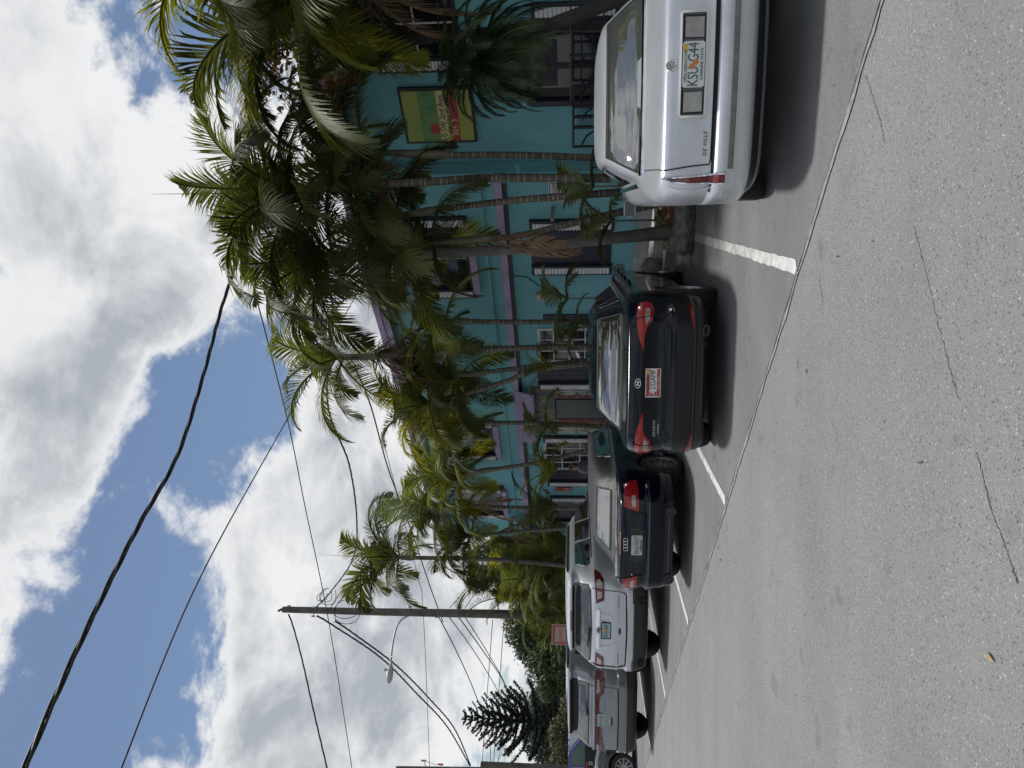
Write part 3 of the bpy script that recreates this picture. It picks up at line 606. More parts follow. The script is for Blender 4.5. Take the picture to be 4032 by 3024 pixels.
for k, (x0, x1) in enumerate(((1770, 1850), (1800, 1870), (1830, 1895))):
    pxw(('first', 'second', 'third')[k] + ' thin wire fanning right from the pole into the palm crown', [(x0, 2395, PY), (x1, 2300, 26), (x1 + 40, 2230, 24.5)], .014)
pxw('thin level wire left of the pole above the trees', [(1940, 2440, 60), (1925, 2640, 62), (1890, 3120, 66)], .03)
pxw('second thin level wire nearer the tree tops', [(1985, 2440, 60), (1970, 2640, 62), (1935, 3120, 66)], .03)
# poles at the left edge
def edge_pole(x0, x1, y0, y1, Y, label, rad, trans=False):
    b = at(x1, y1, Y); t = at(x0, y0, Y); base = Vector((b.x, b.y, 0))
    o = thing('utility_pole', label, 'utility pole', base); d = t - base
    MB().tube([Vector((0, 0, 0)), d * .5 + (b - base) * 0, d], [rad * 1.25, rad * 1.1, rad], 12).build('pole', M_POLE, o, 60)
    if trans:
        q = at(1800, 3034, Y) - base; MB().tube([q + Vector((0, -.2, -.5)), q + Vector((0, -.2, .35))], .22, 12).build('transformer', M_STEEL, o, 50)
        for (x, y, col) in ((1735, 3010, M_SR), (1668, 2995, M_STEEL)):
            q = at(x, y, Y - .3) - base; MB().tube([q - Vector((.0, 0, .14)), q + Vector((0, 0, .14))], .05, 8).build('cut_out_switch', col, o, 50)
            MB().tube([q, q + Vector((-.45, .2, -.1))], .02, 5).build('switch_arm', M_STEEL, o)
        q = at(1668, 2995, Y - .3) - base; MB().tube(smooth_pts([q, at(1700, 3005, Y - .3) - base, at(1720, 3012, Y - .3) - base, at(1735, 3006, Y - .3) - base], 5), .012, 5).build('jumper_cable', M_WIRE, o)
    return o
edge_pole(1560, 2260, 3032, 3040, 41, 'transformer pole cut by the left edge of the picture', .20, True)
edge_pole(1893, 2230, 3012, 3030, 33, 'short dark wooden pole leaning at the left edge beside the pine', .15)

# ================================================================ VEGETATION
M_FROND = mat('frond_green', (.10, .12, .042), .5, spec=.25, var=(1.1, .5), trans=.45, rnd=.5)
M_FRONDY = mat('frond_yellow', (.20, .205, .032), .5, spec=.35, var=(1.2, .4), trans=.55, rnd=.35)
M_FRONDG = mat('frond_silver', (.16, .20, .13), .4, spec=.5, var=(1.5, .35), trans=.25, rnd=.25)
M_FRONDB = mat('frond_dead', (.17, .10, .05), .8, var=(2, .5), rnd=.35)
M_FRONDD = mat('frond_dark', (.045, .07, .028), .5, spec=.35, var=(1.4, .4), trans=.22, rnd=.35)
M_TRUNK = mat('palm_trunk', (.095, .085, .062), .8, var=(7, .45), bump=(35, .4, .015))
M_RING = mat('palm_ring', (.22, .205, .175), .8, var=(9, .55))
M_SHAFT = mat('crown_shaft', (.13, .14, .075), .55, var=(5, .4, (.085, .075, .06)))
M_BARK = mat('grey_bark', (.125, .115, .10), .85, var=(5, .4), bump=(14, .6, .03))
M_DARKBARK = mat('dark_bark', (.035, .03, .027), .9, var=(9, .4), bump=(30, .8, .03))
def frond_mesh(seed, L, el, curve, npair, ll, lw, vee, m, droop=.5, tw=0.0, gap=0.0):
    """a feather leaf growing along +x from the origin, starting at elevation el and arching over"""
    r = random.Random(seed); mb = MB(); n = 16; pts = []; tans = []; p = Vector((0, 0, 0)); a = el; side = 0.0
    bend = r.uniform(-.25, .25)
    for i in range(n + 1):
        s = i / n; pts.append(p.copy()); d = Vector((math.cos(a) * math.cos(side), math.cos(a) * math.sin(side), math.sin(a))); tans.append(d)
        p = p + d * (L / n); a -= curve * (.35 + 1.5 * s) / n; side += bend / n
    mb.tube(pts, [.022 * (1 - .82 * i / n) + .003 for i in range(n + 1)], 4, False)
    for k in range(npair):
        s = .10 + .90 * (k + .5) / npair
        f = s * n; i = min(int(f), n - 1); u = f - i
        b = pts[i].lerp(pts[i + 1], u); t = tans[i].lerp(tans[min(i + 1, n)], u).normalized()
        lat = t.cross(Vector((0, 0, 1)))
        if lat.length < .05: lat = Vector((0, 1, 0))
        lat.normalize(); nor = lat.cross(t).normalized()
        tq = Matrix.Rotation(tw * s, 3, t); lat = tq @ lat; nor = tq @ nor
        length = ll * (math.sin(min(1, (s * .92 + .10)) * math.pi) ** .55) * r.uniform(.88, 1.1)
        if s > .93: length *= .8
        for sg in (-1, 1):
            if gap and r.random() < gap: continue
            ang = math.radians(68 - 42 * s + r.uniform(-7, 7))
            d = t * math.cos(ang) + (lat * sg * math.cos(vee) + nor * math.sin(vee)) * math.sin(ang)
            d.normalize(); wv = d.cross(nor * .8 + lat * sg * .3).normalized()
            w = lw * r.uniform(.8, 1.15); dr = droop * r.uniform(.6, 1.5)
            q = b; dd = d.copy(); row_ = []
            for j in range(4):
                ww = (w * .55, w, w * .75, .0)[j]
                row_.append((q - wv * ww * .5, q + wv * ww * .5) if ww else (q,))
                dd = (dd + Vector((0, 0, -dr * .30 * (j + .5)))).normalized(); q = q + dd * (length / 3)
            vs = [v for pr_ in row_ for v in pr_]
            mb.add(vs, [(0, 1, 3, 2), (2, 3, 5, 4), (4, 5, 6)])
    return mb.mesh('frond', m)
FR = {}
def frond_set(key, m, L, ll, lw, npair, spec, seed0, **kw):
    FR[key] = [frond_mesh(seed0 + i, L * (.92 + .16 * ((i * 37) % 10) / 10), math.radians(e), c, npair, ll, lw, math.radians(v), m, **kw) for i, (e, c, v) in enumerate(spec)]
ARCH = [(82, 1.6, 25), (72, 2.2, 25), (60, 2.4, 20), (48, 2.5, 15), (35, 2.2, 10), (20, 2.0, 5), (2, 1.6, 0), (-15, 1.2, -5)]
frond_set('green', M_FROND, 2.05, .57, .023, 78, ARCH, 100)
frond_set('green2', M_FROND, 1.75, .52, .023, 70, ARCH, 150, tw=.9)
frond_set('yellow', M_FRONDY, 1.9, .54, .024, 72, ARCH, 200)
frond_set('silver', M_FRONDG, 1.9, .54, .023, 66, ARCH, 250, tw=.6)
frond_set('dead', M_FRONDB, 1.5, .40, .020, 34, [(-40, 1.2, -10), (-60, .9, -10), (-72, .5, -10), (-80, .3, -5)], 300, droop=1.6, gap=.25)
frond_set('pygmy', M_FRONDD, 1.15, .27, .008, 70, [(70, 1.8, 20), (50, 2.2, 15), (30, 2.2, 10), (8, 1.9, 5), (-20, 1.4, 0), (-45, .9, -5)], 350)
frond_set('areca', M_FROND, 1.7, .50, .022, 54, [(78, 1.1, 30), (66, 1.4, 28), (52, 1.6, 25), (35, 1.7, 20)], 400)
frond_set('arecay', M_FRONDY, 1.5, .48, .024, 40, [(78, 1.1, 30), (62, 1.5, 28), (45, 1.7, 25), (20, 1.6, 20)], 450)
frond_set('ragged', M_FROND, 2.0, .50, .05, 34, ARCH, 500, tw=1.6, gap=.18)
frond_set('sucker', M_FROND, .85, .34, .026, 26, [(60, 1.2, 25), (35, 1.4, 20), (10, 1.2, 10)], 550)
def trunk_mesh(pts, r0, r1, ringed=True, n=10):
    P = smooth_pts(pts, 14); mb = MB(); seg = []; d = 0; acc = [0]
    for a, b in zip(P[:-1], P[1:]): acc.append(acc[-1] + (b - a).length)
    Lt = acc[-1]
    def posat(s):
        for i in range(len(acc) - 1):
            if acc[i + 1] >= s: return P[i].lerp(P[i + 1], (s - acc[i]) / max(1e-6, acc[i + 1] - acc[i]))
        return P[-1]
    r = random.Random(int(r0 * 1e5)); s = 0; stations = []
    step = .115 if ringed else .25
    while s < Lt - .02:
        h = step * r.uniform(.55, 1.5) * (1.15 - .5 * s / Lt); base = r0 + (r1 - r0) * s / Lt + (.03 * math.exp(-s / .25) if ringed else .05 * math.exp(-s / .4))
        if ringed: stations += [(s, base * 1.05, 1), (s + .016, base * 1.045, 0), (s + .03, base * .99, 0), (s + h * .6, base * 1.0, 0)]
        else: stations += [(s, base * r.uniform(.97, 1.03), 0)]
        s += h
    stations.append((Lt, r1, 0))
    vs, fs = [], []
    prev = None
    for k, (s_, rad, m_) in enumerate(stations):
        c = posat(min(s_, Lt)); t = (posat(min(s_ + .06, Lt)) - posat(max(s_ - .06, 0))).normalized()
        a = t.cross(Vector((0, 1, .01))).normalized(); b = a.cross(t)
        for j in range(n): ph = 6.2832 * j / n; vs.append(c + (a * math.cos(ph) + b * math.sin(ph)) * rad)
    for k in range(len(stations) - 1):
        mb.m = stations[k][2]
        mb.add([], [])
        for j in range(n): fs.append(((k * n + j, k * n + (j + 1) % n, (k + 1) * n + (j + 1) % n, (k + 1) * n + j), stations[k][2]))
    mb.v = [tuple(v) for v in vs]; mb.f = [f for f, _ in fs]; mb.mi = [m_ for _, m_ in fs]
    return mb
def palm(label, base, mids, crown, r0=.055, r1=.045, sets=('green',), nfr=13, scale=1.0, spear=False, dead=0, seed=0, ringed=True, bark=None, shaft=.75, group='palms along the front of the building', fruit=False, name='palm_tree', emin=0, az=None):
    base, crown = Vector(base), Vector(crown)
    t = thing(name, label, 'palm tree', base, 0, group); r = random.Random(seed)
    pts = [Vector((0, 0, -.05))] + [Vector(m_) - base for m_ in mids] + [crown - base]
    P = smooth_pts(pts, 10); top = P[-1]; d = (P[-1] - P[-3]).normalized()
    sh0 = top - d * shaft
    # trunk up to the crown shaft
    tp = [p for p in pts[:-1] if (p - top).length > shaft] + [sh0]
    mb = trunk_mesh(tp, r0, r1, ringed); mb.build('trunk', [bark or M_TRUNK, M_RING], t, 50)
    if shaft > .2:
        MB().tube([sh0 - d * .03, sh0 + d * .05, sh0 + d * shaft * .3, sh0 + d * shaft * .7, top + d * .1], [r1 * 1.08, r1 * 1.45, r1 * 1.5, r1 * 1.05, r1 * .6], 12).build('crownshaft', M_SHAFT, t, 50)
    ga = r.uniform(0, 6.28); nfr = int(nfr * (1.2 if nfr < 40 else 1))
    for i in range(nfr):
        key = sets[r.randrange(len(sets))]; ms = FR[key]; nm = len(ms)
        k = min(nm - 1, max(emin, int((i + r.random()) / nfr * nm)))
        if k == nm - 1 and nm == 8 and r.random() < .7: k = 2
        o = link('frond', ms[k], t, top - d * r.uniform(.0, .18) + d * .05)
        aa = (ga + i * 2.39996) if az is None else az[i % len(az)] + r.uniform(-.2, .2)
        o.rotation_euler = (r.uniform(-.12, .12), r.uniform(-.12, .12), aa); s_ = scale * r.uniform(.88, 1.1); o.scale = (s_, s_, s_)
    if spear:
        MB().tube([top, top + d * 1.0 * scale, top + d * 2.0 * scale + Vector((.05, 0, 0))], [.018, .010, .002], 5).build('spear_leaf', M_FRONDD, t, 60)
    for i in range(dead):
        o = link('dead_frond', FR['dead'][i % 4], t, sh0 + d * r.uniform(-.25, .1)); o.rotation_euler = (0, 0, r.uniform(0, 6.28)); s_ = scale * r.uniform(.7, 1.1); o.scale = (s_,) * 3
    if fruit:
        mb = MB()
        for k in range(46):
            a = r.uniform(0, 6.28); l = r.uniform(.25, .55); q = sh0 + Vector((math.cos(a) * .05, math.sin(a) * .05, 0)); e = Vector((math.cos(a), math.sin(a), r.uniform(-.9, .2))).normalized()
            m1 = q + e * l * .5; m2 = q + e * l + Vector((r.uniform(-.12, .12), r.uniform(-.12, .12), -.18)); mb.tube([q, m1, m2], [.008, .005, .003], 4, False)
            for _ in range(3): w = m1.lerp(m2, r.random()); mb.tube([w, w + Vector((r.uniform(-.1, .1), r.uniform(-.1, .1), r.uniform(-.12, .05)))], [.004, .002], 3, False)
        mb.build('flower_stalk', mat('stalk_brown', (.11, .07, .04), .8), t)
    return t
def row_pt(x, y, n):
    t_, z = on_row(x, y, n); return RP(t_, n, z)
def row_palm(label, low, mids, crown, n, **kw):
    lo = row_pt(*low, n); nx = row_pt(*(mids[0] if mids else crown), n)
    k = lo.z / max(.01, (nx.z - lo.z)); base = lo - (nx - lo) * min(k, 1.2) * .8; base = RP(((base - SEAM).dot(SD)), n, .12)
    return palm(label, base, [row_pt(*m_, n) for m_ in mids], row_pt(*crown, n), **kw)
row_palm('slender ringed palm in front of the yellow address sign', (2350, 626), [(2100, 612), (1830, 610)], (1440, 600), 5.1, seed=14, sets=('green', 'green2'), nfr=12, shaft=1.2)
row_palm('tall straight ringed palm with the highest crown, just left of the silver sedan roof', (2400, 705), [(2000, 700), (1700, 715)], (1170, 745), 4.7, seed=7, r0=.062, r1=.055, sets=('green', 'green', 'green2'), nfr=19, shaft=1.15, scale=1.12, fruit=True, spear=True)
row_palm('gently leaning ringed palm crossing the WELCOME notice', (2420, 758), [(2150, 778), (1900, 803)], (1560, 850), 4.7, seed=12, r0=.058, sets=('green2', 'green'), nfr=13, shaft=.7)
row_palm('strongly leaning ringed palm in front of the white shutters', (2440, 828), [(2250, 880), (2060, 925)], (1690, 960), 4.6, seed=5, r0=.058, sets=('green', 'green2'), nfr=13, shaft=.9, dead=2)
row_palm('thick smooth grey palm trunk rising from the stone planter', (2600, 918), [(2300, 950), (1975, 985)], (1290, 1010), 4.5, seed=22, r0=.085, r1=.075, sets=('green', 'green2', 'green'), nfr=15, ringed=False, bark=M_BARK, shaft=.5, scale=1.1, fruit=True, dead=3)
row_palm('ringed palm right of the dark sedan window, with broad hanging fronds', (2317, 1267), [(2050, 1268)], (1740, 1264), 5.3, seed=31, sets=('yellow', 'yellow', 'green2'), nfr=9, shaft=.5, r0=.05, scale=.9)
row_palm('tall palm with a skirt of brown dead fronds', (2317, 1364), [(1997, 1372), (1700, 1390)], (1330, 1412), 5.1, seed=44, r0=.058, sets=('green', 'green2'), nfr=12, shaft=.8, dead=9, fruit=True, scale=.95)
row_palm('palm leaning left over the dark sedan roof', (2317, 1416), [(2130, 1440)], (1800, 1480), 5.2, seed=52, sets=('green', 'yellow', 'green2'), nfr=13, shaft=.6, scale=.95)
row_palm('palm whose trunk crosses its neighbour above the dark sedan', (2330, 1428), [(2120, 1455), (2000, 1500)], (1690, 1590), 5.0, seed=57, sets=('yellow', 'green', 'yellow'), nfr=13, shaft=.55, scale=.92)
row_palm('dark trunked palm beside the mosaic entrance', (2377, 1683), [(2150, 1668)], (1830, 1665), 5.3, seed=63, sets=('green', 'silver', 'yellow'), nfr=13, shaft=.6, scale=.95)
row_palm('slanting palm in front of the barred window left of the entrance', (2340, 1760), [(2170, 1810)], (1830, 1865), 5.3, seed=68, sets=('green', 'yellow'), nfr=13, shaft=.7, scale=.95)
row_palm('ringed palm by the red notice with silvery fronds', (2316, 2002), [(2100, 2000)], (1750, 1990), 5.3, seed=71, sets=('silver', 'green', 'green2'), nfr=14, shaft=.7, dead=3)
row_palm('dark palm next to the left end of the building', (2300, 2075), [(2150, 2085)], (1850, 2110), 5.4, seed=75, sets=('green', 'green2'), nfr=13, shaft=.6, dead=2)
row_palm('grey palm with the windblown crown nearest the utility pole', (2226, 2230), [(1985, 2206)], (1560, 2195), 5.6, seed=83, r0=.075, r1=.06, ringed=False, bark=M_BARK, sets=('ragged', 'green'), nfr=15, shaft=.5, scale=1.15, spear=True)
row_palm('slim bare stemmed palm with yellow fronds beside the pole', (2225, 2322), [(2150, 2326)], (2060, 2330), 6.3, seed=88, r0=.03, r1=.025, ringed=False, bark=M_BARK, sets=('arecay',), nfr=9, shaft=.15, scale=.75, spear=False)
# the big crown hanging in from the right
o_ = row_pt(1250, -40, 5.2)
palm('large palm whose long fronds hang in from the right edge of the picture', RP((o_ - SEAM).dot(SD) - .5, 5.2, .1), [o_ - Vector((-.3, 0, 2.2))], o_, r0=.08, r1=.07, sets=('yellow', 'green', 'green'), nfr=20, scale=1.3, seed=92, shaft=.6, dead=2, fruit=True)
o_ = row_pt(1120, -330, 5.4)
palm('palm at the right margin with only its outer fronds in view', RP((o_ - SEAM).dot(SD) - .4, 5.4, .1), [o_ - Vector((-.2, 0, 2.0))], o_, r0=.08, r1=.07, sets=('green', 'yellow'), nfr=15, scale=1.3, seed=95, shaft=.6)
# pygmy date palm with a dark leaning trunk
b_ = RP(on_row(2400, -120, 4.9)[0], 4.9, .1)
palm('short dense dark date palm on a rough leaning trunk at the right', b_, [row_pt(2180, 95, 4.9), row_pt(2050, 175, 4.9)], row_pt(1900, 235, 4.9), r0=.075, r1=.085, sets=('pygmy',), nfr=95, scale=.84, seed=97, shaft=.1, ringed=False, bark=M_DARKBARK, spear=False, group=None)
# low sucker fronds at the feet of the palms
def sucker_clump(label, x, y, n, k, seed, key='sucker', scale=1.0, name='palm_shoot', az=None):
    p = row_pt(x, y, n); r = random.Random(seed); g0 = Vector((p.x, p.y, .12))
    t = thing(name, label, 'plant', g0, 0, 'young palm shoots')
    MB().tube([(0, 0, 0), (0, 0, max(.05, p.z - .12))], [.02, .012], 6).build('stem', M_SHAFT, t)
    for i in range(k):
        o = link('frond', FR[key][i % len(FR[key])], t, (0, 0, max(.03, p.z - .14))); o.rotation_euler = (0, 0, (i * 2.4 + r.random()) if az is None else az + r.uniform(-.6, .6)); s_ = scale * r.uniform(.8, 1.15); o.scale = (s_,) * 3
    return t
sucker_clump('young palm shoot left of the leaning trunk, drooping before the shutters', 2400, 870, 4.4, 5, 1, scale=.9)
sucker_clump('young palm shoot behind the door mirror of the silver sedan', 2330, 735, 4.5, 4, 2, scale=1.0)
sucker_clump('young palm shoot standing alone before the plain turquoise wall', 2230, 1175, 5.3, 6, 3, scale=1.0)
sucker_clump('low palm shoot behind the dark sedan roof', 2270, 1290, 5.2, 6, 4, scale=.9)
sucker_clump('yellowish palm shoot in front of the white glazing bars', 2170, 1440, 4.9, 6, 5, 'arecay', .45)
sucker_clump('palm shoot under the scalloped awning', 2150, 1680, 5.2, 6, 6, scale=1.1)
sucker_clump('bright palm shoot before the barred window', 2190, 1850, 5.0, 7, 7, 'arecay', .8)
sucker_clump('bright low palm shoot before the red notice', 2190, 1990, 5.0, 7, 8, 'areca', .8)
sucker_clump('small palm shoot at the edge of the convertible roof', 2360, 1720, 4.9, 4, 9, 'arecay', .35)
# areca clumps near the left end of the building
def areca(label, t_, n, k, seed, h, key=('areca',), spread=.5):
    o = thing('areca_palm', label, 'palm tree', RP(t_, n, .1), 0, 'bushy areca palms'); r = random.Random(seed)
    for i in range(k):
        a = r.uniform(0, 6.28); d = r.uniform(0, spread); hh = h * r.uniform(.35, 1.0); p = Vector((math.cos(a) * d, math.sin(a) * d, 0)); q = p * 1.5 + Vector((0, 0, hh))
        if i % 3 == 0: MB().tube([p, p.lerp(q, .5), q], [.022, .02, .016], 6).build('cane', M_SHAFT, o, 60)
        f = link('frond', FR[key[i % len(key)]][r.randrange(4)], o, q); f.rotation_euler = (0, 0, a + r.uniform(-.7, .7)); s_ = r.uniform(.75, 1.15); f.scale = (s_,) * 3
    return o
areca('bushy green areca palm right of the grey palm', 19.5, 7.0, 44, 1, 3.2, ('areca', 'areca', 'arecay'))
areca('bushy dark areca palm in front of the utility pole', 23.6, 7.9, 54, 2, 3.6, ('areca',), .8)
areca('bushy areca palm with yellow tips at the foot of the utility pole', 25.6, 8.1, 46, 3, 2.2, ('areca', 'arecay'), .8)
areca('tall areca palm behind the grey palm', 21.6, 7.6, 54, 4, 4.6, ('areca', 'green2', 'green'), .8)
areca('dark leafy areca palm filling the gap behind the grey palm', 20.4, 8.6, 50, 6, 4.2, ('areca', 'green2'), .9)
areca('full areca palm around the foot of the grey windblown palm', 16.9, 6.2, 40, 7, 2.6, ('areca',), .5)
areca('low areca palm above the silver van roof', 22.4, 6.9, 44, 5, 1.7, ('areca', 'areca', 'arecay'), .8)

def leaf_tree(name, label, base, crowns, nleaf, size, m, bark, trunk_r, trunk_to, seed, cat='tree', group=None, branches=0):
    """crowns: (centre offset, radii) clumps filled with small leaf faces, denser at the skin, hollow and lit from outside"""
    t = thing(name, label, cat, base, 0, group); r = random.Random(seed)
    tb = Vector(trunk_to)
    mb = MB(); mb.tube([Vector((0, 0, -.1)), tb * .5 + Vector((.1, 0, 0)), tb], [trunk_r * 1.3, trunk_r, trunk_r * .7], 9)
    for (c, rad) in crowns: c = Vector(c); mb.tube([tb * .8, tb.lerp(c, .5) + Vector((0, 0, .05)), c], [trunk_r * .55, trunk_r * .35, trunk_r * .15], 6)
    mb.build('trunk', bark, t, 60)
    mb = MB(); tot = sum(rad[0] * rad[1] + rad[0] * rad[2] for _, rad in crowns)
    for (c, rad) in crowns:
        c = Vector(c); k = int(nleaf * (rad[0] * rad[1] + rad[0] * rad[2]) / tot); lumps = [Vector((r.gauss(0, 1), r.gauss(0, 1), r.gauss(0, 1))).normalized() for _ in range(26)]
        for _ in range(k):
            lp = lumps[r.randrange(26)]; d = (lp + Vector((r.gauss(0, .33), r.gauss(0, .33), r.gauss(0, .33)))).normalized()
            rr_ = r.uniform(.55, 1.0) ** .5 * (1 + .12 * r.gauss(0, 1)) * (.92 + .18 * lp.dot(d))
            q = c + Vector((d.x * rad[0], d.y * rad[1], d.z * rad[2])) * rr_
            nrm = (d + Vector((r.gauss(0, .6), r.gauss(0, .6), r.gauss(0, .6)))).normalized(); u = nrm.cross(Vector((r.random(), r.random(), r.random()))).normalized(); v = nrm.cross(u); s_ = size * r.uniform(.6, 1.3)
            mb.add([q - u * s_, q - v * s_ * .5, q + u * s_, q + v * s_ * .5], [(0, 1, 2, 3)])
    mb.build('crown', m, t); return t
M_LEAFD = mat('leaf_dark', (.032, .055, .022), .55, var=(.8, .5), trans=.2)
M_LEAFM = mat('leaf_mid', (.05, .08, .03), .55, var=(1.0, .5), trans=.22)
M_LEAFO = mat('leaf_olive', (.075, .078, .036), .6, var=(1.2, .5), trans=.2)
M_LEAFR = mat('leaf_bronze', (.07, .075, .035), .5, var=(3.0, .7, (.16, .05, .035)), trans=.3)
# sea grape like tree with round bronze leaves at the right
p_ = row_pt(1330, 230, 6.2); b_ = Vector((p_.x + .3, p_.y, .1))
leaf_tree('sea_grape_tree', 'broad leaved tree with bronze and green round leaves among the right hand palms', b_, [((p_ - b_) + Vector((0, 0, .5)), (.75, .6, .8)), ((p_ - b_) + Vector((.9, 0, .2)), (.8, .6, .8)), ((p_ - b_) + Vector((.7, 0, 1.2)), (.7, .6, .6)), ((p_ - b_) + Vector((1.5, 0, 1.2)), (.8, .6, .9))], 6500, .055, M_LEAFR, M_DARKBARK, .07, (p_ - b_) - Vector((-.2, 0, .6)), 5)
# far trees
def far(x, y, Y): return at(x, y, Y)
def far_tree(label, px, Y, rads, n, size, m, seed, name='shade_tree'):
    cs = [far(x, y, Y + dz) for (x, y, dz) in px]; b = Vector((sum(c.x for c in cs) / len(cs), Y, 0)); h = min(c.z for c in cs)
    return leaf_tree(name, label, b, [(c - b, rd) for c, rd in zip(cs, rads)], n, size, m, M_BARK, .16, (0, 0, max(.8, h * .7)), seed, group='trees beyond the parked cars')
far_tree('tall dark shade tree beside the red roadside sign', [(2060, 2475, 0), (2120, 2540, .5), (2080, 2560, 1), (2150, 2470, -.5), (2170, 2560, 0)], 38, [(1.0, 1.0, .9), (.9, .9, .9), (.8, .8, .6), (.9, .9, .8), (.9, .9, .7)], 9000, .10, M_LEAFD, 11)
far_tree('round mid green tree left of the red roadside sign', [(2130, 2630, 0), (2160, 2600, .5), (2180, 2650, 0), (2200, 2600, 0)], 36, [(.8, .8, .6), (.8, .8, .7), (.7, .7, .5), (.8, .8, .5)], 7500, .085, M_LEAFM, 12)
far_tree('small clipped round tree between the shade tree and the pine', [(2150, 2715, 0), (2215, 2690, 0)], 34, [(.50, .5, .42), (.45, .45, .35)], 4200, .07, M_LEAFM, 13)
far_tree('broad dark tree mass behind the Norfolk pine', [(2130, 2830, 0), (2160, 2900, 1), (2150, 2780, 1), (2190, 2950, 1), (2110, 2900, 2)], 46, [(1.5, 1.4, 1.1), (1.5, 1.3, 1.0), (1.3, 1.2, .9), (1.4, 1.2, 1.0), (1.2, 1.2, .8)], 9000, .13, M_LEAFD, 14)
far_tree('dry olive brown tree behind the grey van at the left', [(2205, 2900, 0), (2220, 2990, 0), (2190, 3050, 0), (2225, 2820, 0), (2240, 2760, 0)], 37, [(.9, .8, .5), (.9, .8, .6), (.9, .8, .7), (.8, .7, .4), (.7, .7, .35)], 9500, .08, M_LEAFO, 15)
far_tree('dense green tree closing the gap past the left end of the building', [(2040, 2120, 0), (2120, 2160, 1), (2000, 2190, 1), (2160, 2230, 0), (2080, 2260, 1), (2190, 2140, 0), (2170, 2330, 0), (2110, 2380, 0), (2200, 2400, 0)], 33, [(1.2, 1, .8), (1.1, 1, .8), (1, 1, .8), (1.1, 1, .7), (1.1, 1, .8), (.9, .8, .6), (1, 1, .7), (.9, .9, .6), (.9, .9, .6)], 15000, .10, M_LEAFM, 16)
far_tree('low dark hedge like tree under the Norfolk pine', [(2225, 2640, 0), (2235, 2760, 0), (2230, 2880, 0), (2235, 2980, 0)], 50, [(1.8, 1, .7), (1.8, 1, .7), (1.8, 1, .8), (1.8, 1, .8)], 7000, .13, M_LEAFD, 17)
# Norfolk pine: whorls of upswept branches
def norfolk():
    Y = 42; top = at(1822, 2823, Y); b = Vector((at(2250, 2855, Y).x, Y, 0)); t = thing('norfolk_pine', 'dark Norfolk Island pine with tiers of upswept branches', 'tree', b); r = random.Random(6)
    d = top - b; MB().tube([Vector((0, 0, 0)), d * .5, d], [.2, .12, .02], 8).build('trunk', M_DARKBARK, t, 60)
    mb = MB(); H_ = d.z; k = 0; z = .06
    while z < .995:
        s = 1 - z; L = .25 + 2.25 * min(1, s / .62) ** .85 * (1.0 if s < .62 else 1.05); nb = 6
        for i in range(nb):
            a = 6.283 * i / nb + k * .5 + r.uniform(-.15, .15); c = d * z; e = Vector((math.cos(a), math.sin(a), 0)); l = L * r.uniform(.85, 1.12); up_ = .30 if s < .5 else .12
            pts = [c, c + e * l * .35 + Vector((0, 0, l * up_ * .25)), c + e * l * .7 + Vector((0, 0, l * up_ * .7)), c + e * l + Vector((0, 0, l * up_ * 1.55))]
            w = .05 + .13 * min(1, s * 1.5); P = smooth_pts(pts, 5); mb.tube(P, [(.03 + w * .28) * (1 - .85 * q / 15) for q in range(16)], 4, False)
            for _ in range(int(420 * min(1, .2 + s * 1.6))):
                q = P[r.randrange(2, len(P))]; f = (Vector((r.gauss(0, .8), r.gauss(0, .8), r.gauss(.35, .6))) + e * .9).normalized(); g_ = e.cross(f).normalized(); lf = w * r.uniform(.8, 1.7)
                mb.add([q, q + f * lf * .5 + g_ * .03, q + f * lf, q + f * lf * .5 - g_ * .03], [(0, 1, 2, 3)])
        k += 1; z += .05 if z < .5 else .042
    mb.build('crown', mat('pine_needles', (.012, .022, .013), .6, var=(2, .4)), t)
norfolk()

